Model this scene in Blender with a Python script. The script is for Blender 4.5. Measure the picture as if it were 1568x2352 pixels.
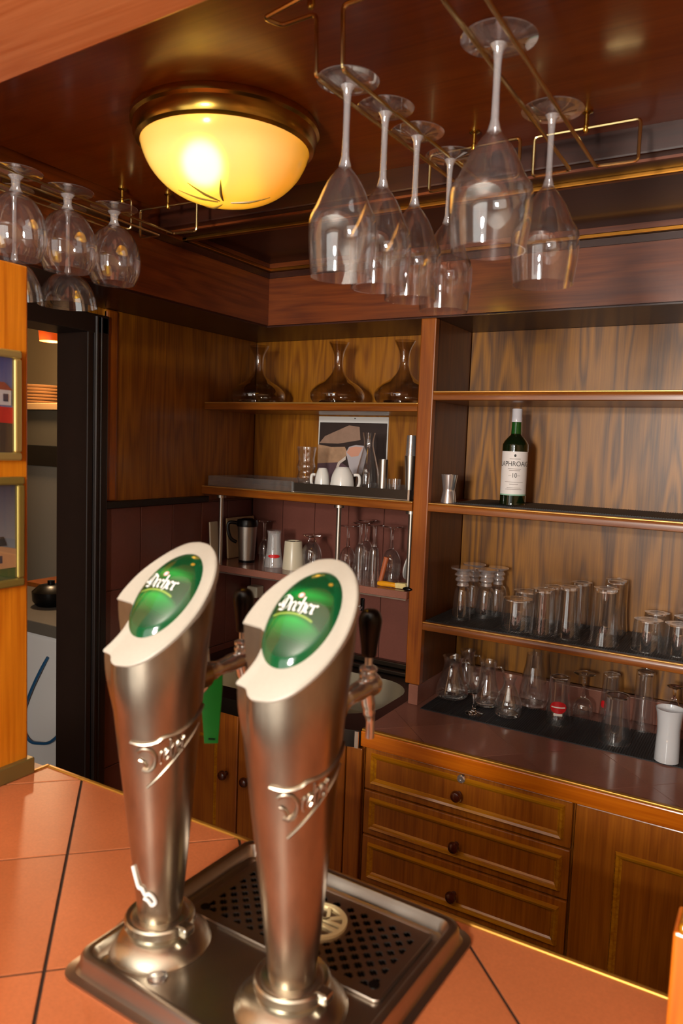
import bpy, bmesh, math, random
from mathutils import Vector, Matrix
random.seed(7)
for o in list(bpy.data.objects): bpy.data.objects.remove(o)
S = bpy.context.scene
COL = S.collection
R = math.radians
# ------------------------------------------------------------------ camera
F_PX = 1724.0; YAW = R(30.5); PIT = R(5.07); ROLL = R(2.13)
CAM = Vector((0, 0, 1.62))
_f = Vector((-math.sin(YAW)*math.cos(PIT), math.cos(YAW)*math.cos(PIT), -math.sin(PIT)))
_r = Vector((math.cos(YAW), math.sin(YAW), 0)); _u = _r.cross(_f)
CR = _r*math.cos(ROLL) + _u*math.sin(ROLL); CU = _u*math.cos(ROLL) - _r*math.sin(ROLL); CF = _f
cd = bpy.data.cameras.new('camera'); cam = bpy.data.objects.new('camera', cd); COL.objects.link(cam)
cd.sensor_fit = 'VERTICAL'; cd.sensor_height = 36; cd.sensor_width = 24; cd.lens = F_PX/2352*36
cd.clip_start = .02
M = Matrix((( CR.x, CU.x, -CF.x, CAM.x), (CR.y, CU.y, -CF.y, CAM.y), (CR.z, CU.z, -CF.z, CAM.z), (0, 0, 0, 1)))
cam.matrix_world = M
cd.dof.use_dof = True; cd.dof.focus_distance = 2.1; cd.dof.aperture_fstop = 6.3
S.camera = cam
# ------------------------------------------------------------------ world, lights, exposure
w = bpy.data.worlds.new('world'); S.world = w; w.use_nodes = True
w.node_tree.nodes['Background'].inputs[0].default_value = (1, .78, .58, 1)
w.node_tree.nodes['Background'].inputs[1].default_value = .03
S.view_settings.view_transform = 'Standard'; S.view_settings.look = 'None'
S.view_settings.gamma = 1; S.view_settings.use_curve_mapping = False
S.view_settings.exposure = -0.1
S.cycles.max_bounces = 14; S.cycles.transparent_max_bounces = 40; S.cycles.transmission_bounces = 12
S.cycles.glossy_bounces = 6; S.cycles.sample_clamp_indirect = 4
def area(name, loc, target, sx, sy, energy, color, shape='RECTANGLE'):
    l = bpy.data.lights.new(name, 'AREA'); l.shape = shape; l.size = sx
    if shape in ('RECTANGLE', 'ELLIPSE'): l.size_y = sy
    l.energy = energy; l.color = color
    o = bpy.data.objects.new(name, l); COL.objects.link(o); o.location = loc
    o.rotation_euler = (Vector(target)-Vector(loc)).to_track_quat('-Z', 'Y').to_euler()
    return o
area('flash_light', (-.25, -1.35, 1.68), (-.75, 1.8, 1.45), .3, .3, 52, (1, .93, .82), 'DISK')
area('window_light', (-.75, -2.32, 1.35), (-.75, 1.2, 1.35), 2.2, 2.3, 32, (1, .96, .89))
area('bounce_flash', (-.3, -1.3, 1.95), (-.35, -.75, 2.7), .25, .25, 55, (1, .95, .88), 'DISK')
# ------------------------------------------------------------------ pixel helpers (for siting things on real planes)
def ray(x, y): return CR*((x-784)/F_PX) - CU*((y-1176)/F_PX) + CF
def onY(x, y, Y): d = ray(x, y); return CAM + d*((Y-CAM.y)/d.y)
def onX(x, y, X): d = ray(x, y); return CAM + d*((X-CAM.x)/d.x)
def onZ(x, y, Z): d = ray(x, y); return CAM + d*((Z-CAM.z)/d.z)
def mpp(P): return (Vector(P)-CAM).dot(CF)/F_PX
# ------------------------------------------------------------------ materials
def lin(c):
    if isinstance(c, str):
        c = [int(c[i:i+2], 16)/255 for i in (1, 3, 5)]
    return tuple(x/12.92 if x <= .04045 else ((x+.055)/1.055)**2.4 for x in c) + (1,)
MATS = {}
def newmat(name):
    m = bpy.data.materials.new(name); m.use_nodes = True
    nt = m.node_tree; b = nt.nodes['Principled BSDF']; MATS[name] = m
    return m, nt, b
def N(nt, t, **kw):
    n = nt.nodes.new(t)
    for k, v in kw.items():
        if k in n.inputs.keys() if hasattr(n.inputs, 'keys') else False: n.inputs[k].default_value = v
        else: setattr(n, k, v)
    return n
def plain(name, c, rough=.5, metal=0, coat=0, spec=.5, noise=0, nscale=60, bump=0, trans=0, emit=None, estr=0, stretch=None):
    m, nt, b = newmat(name)
    b.inputs['Base Color'].default_value = lin(c); b.inputs['Roughness'].default_value = rough
    b.inputs['Metallic'].default_value = metal; b.inputs['Coat Weight'].default_value = coat
    b.inputs['Specular IOR Level'].default_value = spec; b.inputs['Transmission Weight'].default_value = trans
    if emit: b.inputs['Emission Color'].default_value = lin(emit); b.inputs['Emission Strength'].default_value = estr
    if noise or bump:
        tc = N(nt, 'ShaderNodeTexCoord'); mp = N(nt, 'ShaderNodeMapping')
        if stretch: mp.inputs['Scale'].default_value = stretch
        nt.links.new(tc.outputs['Object'], mp.inputs[0])
        nz = N(nt, 'ShaderNodeTexNoise'); nz.inputs['Scale'].default_value = nscale; nz.inputs['Detail'].default_value = 5
        nt.links.new(mp.outputs[0], nz.inputs['Vector'])
        if noise:
            L = lin(c); mx = N(nt, 'ShaderNodeMix', data_type='RGBA')
            mx.inputs[6].default_value = tuple(x*(1-noise) for x in L[:3])+(1,)
            mx.inputs[7].default_value = tuple(min(1, x*(1+noise)) for x in L[:3])+(1,)
            nt.links.new(nz.outputs['Fac'], mx.inputs[0]); nt.links.new(mx.outputs[2], b.inputs['Base Color'])
        if bump:
            bp = N(nt, 'ShaderNodeBump'); bp.inputs['Strength'].default_value = bump; bp.inputs['Distance'].default_value = .001
            nt.links.new(nz.outputs['Fac'], bp.inputs['Height']); nt.links.new(bp.outputs[0], b.inputs['Normal'])
    return m
def wood(name, dark, light, axis='Z', figure=.5, rough=.38, coat=.25, scale=1.0, line=None):
    m, nt, b = newmat(name); ln = nt.links.new
    tc = N(nt, 'ShaderNodeTexCoord')
    ax = 'XYZ'.index(axis)
    def mapped(along, across):
        mp = N(nt, 'ShaderNodeMapping'); s = [across]*3; s[ax] = along
        mp.inputs['Scale'].default_value = s; ln(tc.outputs['Object'], mp.inputs[0]); return mp
    fine = N(nt, 'ShaderNodeTexNoise'); fine.inputs['Scale'].default_value = 5*scale; fine.inputs['Detail'].default_value = 6
    fine.inputs['Distortion'].default_value = .3; ln(mapped(1.2, 38).outputs[0], fine.inputs['Vector'])
    big = N(nt, 'ShaderNodeTexNoise'); big.inputs['Scale'].default_value = 1.5*scale; big.inputs['Detail'].default_value = 1.5
    ln(mapped(1.0, 9.0).outputs[0], big.inputs['Vector'])
    mul = N(nt, 'ShaderNodeMath', operation='MULTIPLY'); mul.inputs[1].default_value = 44; ln(big.outputs['Fac'], mul.inputs[0])
    sn = N(nt, 'ShaderNodeMath', operation='SINE'); ln(mul.outputs[0], sn.inputs[0])
    ma = N(nt, 'ShaderNodeMath', operation='MULTIPLY_ADD'); ma.inputs[1].default_value = .5; ma.inputs[2].default_value = .5
    ln(sn.outputs[0], ma.inputs[0])
    pw = N(nt, 'ShaderNodeMath', operation='POWER'); pw.inputs[1].default_value = .7; ln(ma.outputs[0], pw.inputs[0])
    mix = N(nt, 'ShaderNodeMix', data_type='FLOAT'); mix.inputs[0].default_value = figure
    ln(fine.outputs['Fac'], mix.inputs[2]); ln(pw.outputs[0], mix.inputs[3])
    rp = N(nt, 'ShaderNodeValToRGB'); rp.color_ramp.elements[0].position = .25; rp.color_ramp.elements[1].position = .75
    rp.color_ramp.elements[0].color = lin(dark); rp.color_ramp.elements[1].color = lin(light)
    ln(mix.outputs[0], rp.inputs[0])
    blot = N(nt, 'ShaderNodeTexNoise'); blot.inputs['Scale'].default_value = 3; ln(tc.outputs['Object'], blot.inputs['Vector'])
    hs = N(nt, 'ShaderNodeHueSaturation'); mr = N(nt, 'ShaderNodeMapRange'); mr.inputs[3].default_value = .75; mr.inputs[4].default_value = 1.25
    ln(blot.outputs['Fac'], mr.inputs[0]); ln(mr.outputs[0], hs.inputs['Value']); ln(rp.outputs[0], hs.inputs['Color'])
    ln(hs.outputs[0], b.inputs['Base Color'])
    b.inputs['Roughness'].default_value = rough; b.inputs['Coat Weight'].default_value = coat; b.inputs['Coat Roughness'].default_value = .12
    bp = N(nt, 'ShaderNodeBump'); bp.inputs['Strength'].default_value = .12; bp.inputs['Distance'].default_value = .0006
    ln(fine.outputs['Fac'], bp.inputs['Height']); ln(bp.outputs[0], b.inputs['Normal'])
    return m
def tilemat(name, c, rough=.35, speck=.25, var=.12, scale=260):
    m, nt, b = newmat(name); ln = nt.links.new
    tc = N(nt, 'ShaderNodeTexCoord'); nz = N(nt, 'ShaderNodeTexNoise'); nz.inputs['Scale'].default_value = scale; nz.inputs['Detail'].default_value = 4
    ln(tc.outputs['Object'], nz.inputs['Vector'])
    n2 = N(nt, 'ShaderNodeTexNoise'); n2.inputs['Scale'].default_value = 9; ln(tc.outputs['Object'], n2.inputs['Vector'])
    L = lin(c); mx = N(nt, 'ShaderNodeMix', data_type='RGBA')
    mx.inputs[6].default_value = tuple(x*(1-speck) for x in L[:3])+(1,); mx.inputs[7].default_value = tuple(min(1, x*(1+speck)) for x in L[:3])+(1,)
    ln(nz.outputs['Fac'], mx.inputs[0])
    oi = N(nt, 'ShaderNodeObjectInfo'); mr = N(nt, 'ShaderNodeMapRange'); mr.inputs[3].default_value = 1-var; mr.inputs[4].default_value = 1+var
    ln(oi.outputs['Random'], mr.inputs[0])
    m2 = N(nt, 'ShaderNodeMapRange'); m2.inputs[3].default_value = .85; m2.inputs[4].default_value = 1.15; ln(n2.outputs['Fac'], m2.inputs[0])
    mm = N(nt, 'ShaderNodeMath', operation='MULTIPLY'); ln(mr.outputs[0], mm.inputs[0]); ln(m2.outputs[0], mm.inputs[1])
    hs = N(nt, 'ShaderNodeHueSaturation'); ln(mm.outputs[0], hs.inputs['Value']); ln(mx.outputs[2], hs.inputs['Color'])
    ln(hs.outputs[0], b.inputs['Base Color']); b.inputs['Roughness'].default_value = rough
    return m
def thin_glass(name, tint=(.97, .97, .97), ior=1.5, boost=1.0, haze=0.0, hazecol=(.8, .8, .8)):
    m, nt, b = newmat(name); ln = nt.links.new; nt.nodes.remove(b)
    out = nt.nodes['Material Output']
    tr = N(nt, 'ShaderNodeBsdfTransparent'); tr.inputs[0].default_value = tint+(1,)
    gl = N(nt, 'ShaderNodeBsdfGlossy'); gl.inputs['Roughness'].default_value = .02; gl.inputs[0].default_value = (1, 1, 1, 1)
    lw = N(nt, 'ShaderNodeLayerWeight'); lw.inputs[0].default_value = .5
    pw = N(nt, 'ShaderNodeMath', operation='POWER'); pw.inputs[1].default_value = 3.2; ln(lw.outputs['Facing'], pw.inputs[0])
    mu = N(nt, 'ShaderNodeMath', operation='MULTIPLY_ADD', use_clamp=True); mu.inputs[1].default_value = .8*boost; mu.inputs[2].default_value = .07*boost; ln(pw.outputs[0], mu.inputs[0])
    mx = N(nt, 'ShaderNodeMixShader'); ln(mu.outputs[0], mx.inputs[0])
    if haze:
        df = N(nt, 'ShaderNodeBsdfDiffuse'); df.inputs[0].default_value = hazecol+(1,)
        m0 = N(nt, 'ShaderNodeMixShader'); m0.inputs[0].default_value = haze
        ln(tr.outputs[0], m0.inputs[1]); ln(df.outputs[0], m0.inputs[2]); ln(m0.outputs[0], mx.inputs[1])
    else: ln(tr.outputs[0], mx.inputs[1])
    ln(gl.outputs[0], mx.inputs[2]); ln(mx.outputs[0], out.inputs[0])
    return m
def solid_glass(name, col=(1, 1, 1), rough=0, ior=1.5):
    m, nt, b = newmat(name); nt.nodes.remove(b)
    g = N(nt, 'ShaderNodeBsdfGlass'); g.inputs['Color'].default_value = col+(1,); g.inputs['Roughness'].default_value = rough; g.inputs['IOR'].default_value = ior
    nt.links.new(g.outputs[0], nt.nodes['Material Output'].inputs[0]); return m

W_CEIL = wood('canopy_wood', '#742e04', '#8e420a', 'X', .18, .28, .2)
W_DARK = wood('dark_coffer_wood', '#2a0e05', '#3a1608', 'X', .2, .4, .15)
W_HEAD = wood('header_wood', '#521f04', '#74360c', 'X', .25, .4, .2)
W_HEADY = wood('header_side_wood', '#521f04', '#74360c', 'Y', .25, .4, .2)
W_BEAM = wood('beam_wood', '#d07038', '#e89058', 'X', .2, .45, .1)
W_OAK = wood('oak_back_panel_wood', '#563003', '#9a620a', 'Z', .38, .42, .12)
W_OAKL = wood('oak_side_panel_wood', '#703c04', '#a0640c', 'Z', .25, .38, .2)
W_DIV = wood('upright_wood', '#783604', '#98520c', 'Z', .2, .35, .25)
W_SHELF = wood('shelf_wood', '#6e3406', '#905010', 'X', .2, .3, .25)
W_CAB = wood('cabinet_wood', '#7e3e08', '#a86012', 'Z', .2, .36, .25)
W_CABX = wood('cabinet_rail_wood', '#7a420a', '#a06214', 'X', .2, .36, .25)
W_MOULD = wood('moulding_wood', '#9c5a08', '#c48616', 'X', .15, .2, .6)
W_SINK = wood('sink_cabinet_wood', '#7a3808', '#a05812', 'Z', .2, .4, .2)
W_EDGE = wood('worktop_edge_wood', '#a04a04', '#bc640c', 'X', .15, .24, .5)
W_PILLAR = wood('end_wall_wood', '#b05a06', '#d68016', 'Z', .2, .35, .25)
W_POST = wood('post_wood', '#cc5c08', '#e07c1c', 'Z', .2, .35, .3)
W_INSHADE = wood('upright_shaded_wood', '#4e2606', '#6c3a0c', 'Z', .2, .4, .15)  # wood darkened to put the inner side's shade into its colour
DARKTRIM = plain('dark_door_trim', '#1c100b', .4, noise=.2, nscale=20)
BLACKTRIM = plain('black_trim', '#1c1712', .35)
BRASS = plain('brass', '#c9a24a', .22, 1)
BRASSWIRE = plain('brass_wire', '#dcc48a', .22, 1)
BRASSDULL = plain('dull_brass_inlay', '#a8702c', .35, 1)
GOLDTRIM = plain('gold_edge_trim', '#b98432', .38, .6)
SHELFGLINT = plain('shelf_glint_paint', '#dca85c', .3, .75)  # colour of the flash highlight painted along the shelf noses
TRAYST = plain('tray_steel', '#b0a69c', .29, 1, noise=.1, nscale=30)
CHROME = plain('chrome', '#e8ebee', .18, .88)
STEEL = plain('brushed_steel', '#b0a89e', .36, 1, noise=.12, nscale=30, stretch=(1, 14, 1))
STEELD = plain('dark_sink_steel', '#5c554e', .28, 1)
TOWER = plain('tower_nickel', '#a99c8b', .3, 1, noise=.42, nscale=38, bump=.22, stretch=(1, 1, .4))
COLLAR = plain('worn_collar_metal', '#c9c2b2', .27, 1, noise=.14, nscale=40)
WHITEP = plain('cream_plastic', '#a69f93', .45, noise=.05, nscale=300)
BLACKP = plain('black_plastic', '#060505', .28, spec=.3)
RUBBER = plain('black_rubber', '#17171a', .55, noise=.2, nscale=200)
GREENP = plain('green_plastic', '#0a8a28', .35)
KNOBW = plain('knob_wood', '#4a1c0c', .2, coat=.6)
TERRA = tilemat('terracotta_tile', '#b8683e', .4, .22, .06, 330)
GROUT = plain('dark_grout', '#2c1a12', .8)
BROWNT = tilemat('brown_counter_tile', '#86584a', .14, .12, .08, 200)
WALLT = tilemat('brown_wall_tile', '#6e4036', .3, .12, .1, 120)
GROUTW = plain('wall_grout', '#8a6a5c', .8)
WHITE = plain('white_china', '#e9e6e0', .18, coat=.3)
CREAM = plain('cream_china', '#c9bfa6', .3)
PAPER = plain('paper', '#d9d6d2', .6)
G_THIN = thin_glass('clear_glass', (.96, .96, .96), 1.5, 1.35, .008, (.9, .9, .9))
G_WINE = thin_glass('wine_glass_bowl', (.97, .97, .975), 1.5, 1.35, .011, (.9, .9, .92))
G_FOOT = thin_glass('glass_foot', (.96, .955, .96), 1.5, 1.6, .05, (.9, .88, .9))
G_STEM = thin_glass('glass_stem', (.93, .92, .93), 1.5, 1.8, .16, (.9, .88, .9))  # whitish haze paints in window light that real stems would refract
G_SMOKE = thin_glass('smoky_decanter_glass', (.86, .82, .78), 1.5, 1.2)
G_FROST = thin_glass('frosted_glass', (.9, .9, .92), 1.5, 1, .6, (.8, .82, .85))
G_MILK = thin_glass('milky_glass', (.95, .95, .95), 1.5, 1.2, .22, (.85, .85, .85))
G_SOLID = solid_glass('thick_glass')
ACRYL = thin_glass('acrylic', (.86, .85, .84), 1.45, 1.3, .06, (.7, .68, .66))
FLOORM = plain('floor_tile', '#4a3428', .5, noise=.2, nscale=8)
CEILW = plain('white_ceiling_plaster', '#e6e0d6', .85)
ROOMW = plain('room_plaster', '#b08a62', .8, noise=.08, nscale=6)
KITW = plain('kitchen_wall', '#8a7a5e', .7)
# ------------------------------------------------------------------ geometry helpers
class MB:
    def __init__(s): s.v = []; s.f = []; s.mi = []; s.cur = 0
    def add(s, vs, fs):
        n = len(s.v); s.v += [tuple(p) for p in vs]
        for f in fs: s.f.append([i+n for i in f]); s.mi.append(s.cur)
        return s
    def box(s, x0, x1, y0, y1, z0, z1):
        return s.add([(x0,y0,z0),(x1,y0,z0),(x1,y1,z0),(x0,y1,z0),(x0,y0,z1),(x1,y0,z1),(x1,y1,z1),(x0,y1,z1)],
                     [(0,3,2,1),(4,5,6,7),(0,1,5,4),(1,2,6,5),(2,3,7,6),(3,0,4,7)])
    def prism(s, poly, z0, z1):
        n = len(poly)
        return s.add([(p[0],p[1],z0) for p in poly]+[(p[0],p[1],z1) for p in poly],
                     [tuple(range(n-1,-1,-1)), tuple(range(n,2*n))]+[(i,(i+1)%n,n+(i+1)%n,n+i) for i in range(n)])
    def lathe(s, prof, seg=32, c=(0,0,0), a0=0, closed=False):
        rings = []; base = len(s.v); vs = []
        for r, z in prof:
            if r < 1e-6: rings.append([len(vs)]); vs.append((c[0], c[1], c[2]+z))
            else:
                rings.append(list(range(len(vs), len(vs)+seg)))
                vs += [(c[0]+r*math.cos(a0+2*math.pi*k/seg), c[1]+r*math.sin(a0+2*math.pi*k/seg), c[2]+z) for k in range(seg)]
        fs = []
        pairs = list(zip(rings[:-1], rings[1:]))
        if closed: pairs.append((rings[-1], rings[0]))
        for A, B in pairs:
            if len(A) == 1 and len(B) == 1: continue
            for k in range(seg):
                k2 = (k+1) % seg
                if len(A) == 1: fs.append((A[0], B[k2], B[k]))
                elif len(B) == 1: fs.append((A[k], A[k2], B[0]))
                else: fs.append((A[k], A[k2], B[k2], B[k]))
        return s.add(vs, fs)
    def tube(s, pts, r, seg=10, caps=True, closed=False):
        P = [Vector(p) for p in pts]; n = len(P); rr = r if isinstance(r, (list, tuple)) else [r]*n
        T = []
        for i in range(n):
            a = P[(i-1) % n] if (i or closed) else P[i]; b = P[(i+1) % n] if (i < n-1 or closed) else P[i]
            t = b-a; T.append(t.normalized() if t.length > 1e-9 else Vector((0,0,1)))
        nrm = T[0].orthogonal().normalized(); vs = []
        for i in range(n):
            nrm = (nrm - T[i]*nrm.dot(T[i]))
            nrm = nrm.normalized() if nrm.length > 1e-6 else T[i].orthogonal().normalized()
            bn = T[i].cross(nrm)
            for k in range(seg):
                a = 2*math.pi*k/seg; vs.append(P[i]+(nrm*math.cos(a)+bn*math.sin(a))*rr[i])
        fs = []
        for i in range(n if closed else n-1):
            for k in range(seg):
                a = i*seg+k; b = i*seg+(k+1) % seg; c = ((i+1) % n)*seg+(k+1) % seg; d = ((i+1) % n)*seg+k
                fs.append((a, b, c, d))
        if caps and not closed: fs.append(tuple(range(seg-1, -1, -1))); fs.append(tuple((n-1)*seg+k for k in range(seg)))
        return s.add(vs, fs)
    def ball(s, c, r, sx=1, sy=1, sz=1, seg=16, rings=10):
        b = MB().lathe([(r*math.sin(math.pi*i/rings), -r*math.cos(math.pi*i/rings)) for i in range(rings+1)], seg)
        return s.add([(c[0]+p[0]*sx, c[1]+p[1]*sy, c[2]+p[2]*sz) for p in b.v], b.f)
    def xf(s, mat):
        s.v = [tuple(mat @ Vector(p)) for p in s.v]; return s
    def build(s, name, mat, parent=None, smooth=False, bevel=0, loc=None, seg=2, angle=35):
        me = bpy.data.meshes.new(name); me.from_pydata(s.v, [], s.f); me.update()
        ms = mat if isinstance(mat, (list, tuple)) else [mat]
        for m in ms: me.materials.append(m)
        if len(ms) > 1: me.polygons.foreach_set('material_index', s.mi)
        bm = bmesh.new(); bm.from_mesh(me); bmesh.ops.recalc_face_normals(bm, faces=bm.faces); bm.to_mesh(me); bm.free()
        if smooth:
            me.polygons.foreach_set('use_smooth', [True]*len(me.polygons))
            try: me.set_sharp_from_angle(angle=R(angle))
            except Exception: pass
        o = bpy.data.objects.new(name, me); COL.objects.link(o)
        if parent: o.parent = parent
        if loc: o.location = loc
        if bevel:
            md = o.modifiers.new('bevel', 'BEVEL'); md.width = bevel; md.segments = seg; md.limit_method = 'ANGLE'; md.angle_limit = R(40)
        return o
def boxo(name, b, mat, parent=None, bevel=0): return MB().box(*b).build(name, mat, parent, bevel=bevel)
def thing(name, label, cat, loc=(0,0,0), rotz=0, group=None):
    o = bpy.data.objects.new(name, None); COL.objects.link(o); o.empty_display_size = .05
    o.location = loc; o.rotation_euler = (0, 0, rotz); o['label'] = label; o['category'] = cat
    if group: o['group'] = group
    return o
def tag(o, label, cat, group=None):
    o['label'] = label; o['category'] = cat
    if group: o['group'] = group
    return o
def struct(o, label=None, cat=None):
    o['kind'] = 'structure'
    if label: o['label'] = label
    if cat: o['category'] = cat
    return o
def share(src, name, parent, loc=(0,0,0), rot=None):
    o = src.copy(); o.name = name; COL.objects.link(o); o.parent = parent; o.location = loc
    if rot: o.rotation_euler = rot
    return o
def curve(P, n=8):
    out = []
    for i in range(len(P)-1):
        p0 = P[max(i-1, 0)]; p1 = P[i]; p2 = P[i+1]; p3 = P[min(i+2, len(P)-1)]
        for k in range(n):
            t = k/n
            out.append(tuple(.5*((2*b)+(-a+c)*t+(2*a-5*b+4*c-d)*t*t+(-a+3*b-3*c+d)*t**3) for a, b, c, d in zip(p0, p1, p2, p3)))
    out.append(tuple(P[-1])); return out
def smooth01(t): t = max(0, min(1, t)); return t*t*(3-2*t)
def clip_poly(poly, x0, x1, y0, y1):
    for ax, lim, sg in ((0, x0, 1), (0, x1, -1), (1, y0, 1), (1, y1, -1)):
        out = []
        for i in range(len(poly)):
            a = poly[i]; b = poly[(i+1) % len(poly)]; da = (a[ax]-lim)*sg; db = (b[ax]-lim)*sg
            if da >= 0: out.append(a)
            if da*db < 0:
                t = da/(da-db); out.append((a[0]+(b[0]-a[0])*t, a[1]+(b[1]-a[1])*t))
        poly = out
        if len(poly) < 3: return []
    return poly
def poly_area(p): return abs(sum(p[i][0]*p[(i+1) % len(p)][1]-p[(i+1) % len(p)][0]*p[i][1] for i in range(len(p)))/2)
def diag_tiles(parent, anchor, size, rect, z0, z1, mat, joint=.0034, ang=45):
    u = Vector((math.cos(R(ang)), math.sin(R(ang)))); v = Vector((-u.y, u.x)); h = (size-joint)/2
    for i in range(-14, 15):
        for j in range(-14, 15):
            c = Vector(anchor)+u*((i+.5)*size)+v*((j+.5)*size)
            p = [tuple(c+u*a*h+v*b*h) for a, b in ((-1,-1),(1,-1),(1,1),(-1,1))]
            p = clip_poly(p, *rect)
            if len(p) < 3 or poly_area(p) < 2e-5: continue
            MB().prism(p, z0, z1).build('tile', mat, parent, bevel=0)
def text_geo(body, size=1.0, res=3):
    cu = bpy.data.curves.new('t', 'FONT'); cu.body = body; cu.size = size; cu.align_x = 'CENTER'; cu.align_y = 'CENTER'; cu.resolution_u = res
    o = bpy.data.objects.new('t', cu); COL.objects.link(o)
    dg = bpy.context.evaluated_depsgraph_get(); me = bpy.data.meshes.new_from_object(o.evaluated_get(dg))
    vs = [tuple(x.co) for x in me.vertices]; fs = [tuple(p.vertices) for p in me.polygons]
    bpy.data.objects.remove(o); bpy.data.curves.remove(cu); bpy.data.meshes.remove(me)
    return vs, fs
# ================================================================== THE SETTING
YB = 2.215; YS = 1.94; XS = -1.688; ZSOF = 1.984; YH = 1.929; XH = -1.427
ZBAR = 1.05; ZCT = .881
struct(boxo('floor', (-4.6, 1.6, -2.5, 3.4, -.05, 0), FLOORM), 'dark tiled floor behind and before the bar', 'floor')
wb = struct(boxo('wall_back', (-1.83, 1.6, 2.24, 2.4, 0, 2.7), W_OAKL), 'back wall behind the bar shelves, brown tiles over the sink', 'wall')
boxo('grout_bed', (-1.69, -.9, 2.222, 2.24, .80, 1.43), GROUTW, wb)
def wall_tile(parent, ax, a0, a1, z0, z1, face):
    j = .0013
    if ax == 'x': b = (a0+j, a1-j, face, face+.009, z0+j, z1-j)
    else: b = (face-.009, face, a0+j, a1-j, z0+j, z1-j)
    MB().box(*b).build('tile', WALLT, parent, bevel=.001, seg=1)
for r0, r1 in ((.80, .898), (.898, 1.167), (1.167, 1.425)):
    x = -1.688
    while x < -.91:
        wall_tile(wb, 'x', x, min(x+.137, -.906), r0, r1, 2.2155); x += .137
wl = struct(MB().box(-1.79, -1.70, 1.46, 2.24, 0, 2.7).build('wall_left', W_OAKL), 'left wall with the kitchen doorway, brown tiles beside the sink', 'wall')
boxo('over_door', (-1.79, -1.70, .45, 1.46, 1.93, 2.7), BLACKTRIM, wl)
boxo('near_segment', (-1.79, -1.70, -.3, .45, 0, 2.7), ROOMW, wl)
boxo('grout_bed', (-1.70, -1.694, 1.515, 2.222, 0, 1.415), GROUTW, wl)
for r0, r1 in ((.09, .36), (.36, .629), (.629, .898), (.898, 1.167), (1.167, 1.412)):
    for k in range(6):
        wall_tile(wl, 'y', 1.52+.1385*k, min(1.52+.1385*(k+1), 2.215), r0, r1, -1.688)
boxo('edge_strip', (-1.70, -1.676, 1.512, 1.96, 1.412, 1.433), BLACKTRIM, wl, .003)
d1 = struct(MB().box(-1.803, -1.674, 1.440, 1.460, 0, 1.955).build('door_1', DARKTRIM, bevel=.003), 'dark brown door frame of the kitchen doorway', 'door frame')
boxo('architrave', (-1.70, -1.672, 1.461, 1.513, 0, 1.955), DARKTRIM, d1, .006)
MB().tube([(-1.672, 1.468, .01), (-1.672, 1.468, 1.95)], .006).build('bead', DARKTRIM, d1, True)
MB().tube([(-1.674, 1.487, .01), (-1.674, 1.487, 1.95)], .004).build('bead', DARKTRIM, d1, True)
boxo('door_head', (-1.803, -1.672, .45, 1.513, 1.905, 1.957), DARKTRIM, d1, .003)
# canopy, coffer and header
cl = struct(boxo('ceiling', (XH+.0065, 1.5, .58, 1.444, 2.2, 2.27), W_CEIL), 'varnished orange brown canopy ceiling over the bar', 'ceiling')
t1 = struct(boxo('trim_1', (XH+.0065, 1.5, 1.4445, 1.536, 2.152, 2.27), W_DARK, bevel=.004), 'dark stepped cornice at the rear edge of the canopy', 'trim')
MB().box(XH+.0065, 1.5, 1.470, 1.478, 2.147, 2.153).build('bead', W_HEAD, t1)
t2 = struct(boxo('trim_2', (XH-.004, 1.5, 1.536, 1.552, 2.144, 2.20), BRASSDULL, bevel=.003), 'thin brass strip along the front of the dark ceiling recess', 'trim')
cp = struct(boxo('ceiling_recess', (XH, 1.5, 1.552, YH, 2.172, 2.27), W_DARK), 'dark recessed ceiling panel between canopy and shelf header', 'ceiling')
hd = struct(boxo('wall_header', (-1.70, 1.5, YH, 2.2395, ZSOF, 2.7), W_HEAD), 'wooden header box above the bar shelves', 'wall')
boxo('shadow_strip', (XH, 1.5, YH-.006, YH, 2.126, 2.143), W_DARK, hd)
boxo('brass_strip', (XH-.012, 1.5, YH-.017, YH, 2.144, 2.154), BRASSDULL, hd, .002)
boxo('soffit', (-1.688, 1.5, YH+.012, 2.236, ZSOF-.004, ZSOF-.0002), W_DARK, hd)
struct(boxo('ceiling_side', (-2.0, XH+.006, .65, .9995, 2.2, 2.27), W_CEIL), 'end of the varnished canopy ceiling over the walkway', 'ceiling')
h2 = struct(boxo('wall_header_side', (-1.70, XH, 1.0, YH-.0005, ZSOF, 2.7), W_HEADY), 'wooden header box above the left side panel', 'wall')
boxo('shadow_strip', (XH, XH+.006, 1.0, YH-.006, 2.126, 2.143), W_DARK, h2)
boxo('brass_strip', (XH, XH+.017, 1.536, YH-.017, 2.144, 2.154), BRASSDULL, h2, .002)
boxo('soffit', (-1.688, XH-.012, 1.0, YH+.012, ZSOF-.004, ZSOF-.0002), W_DARK, h2)
bp = [(-2.0, .575), (1.5, .40), (1.5, .56), (-2.0, .737)]
struct(MB().prism(bp, 2.1, 2.7).build('trim_3', W_BEAM, bevel=.004), 'broad orange wooden beam at the front of the canopy', 'beam')
struct(boxo('ceiling_room', (-3.2, 1.6, -2.5, .5, 2.7, 2.8), CEILW), 'plaster ceiling of the guest room', 'ceiling')
struct(boxo('wall_right', (1.5, 1.6, -2.5, 2.4, 0, 2.7), ROOMW), 'right side wall of the guest room', 'wall')
wr = struct(MB().box(-3.2, -1.95, -2.5, -2.4, 0, 2.7).box(.45, 1.6, -2.5, -2.4, 0, 2.7).box(-1.95, .45, -2.5, -2.4, 0, .12).box(-1.95, .45, -2.5, -2.4, 2.6, 2.7).build('wall_rear', ROOMW), 'rear wall of the guest room', 'wall')
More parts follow.
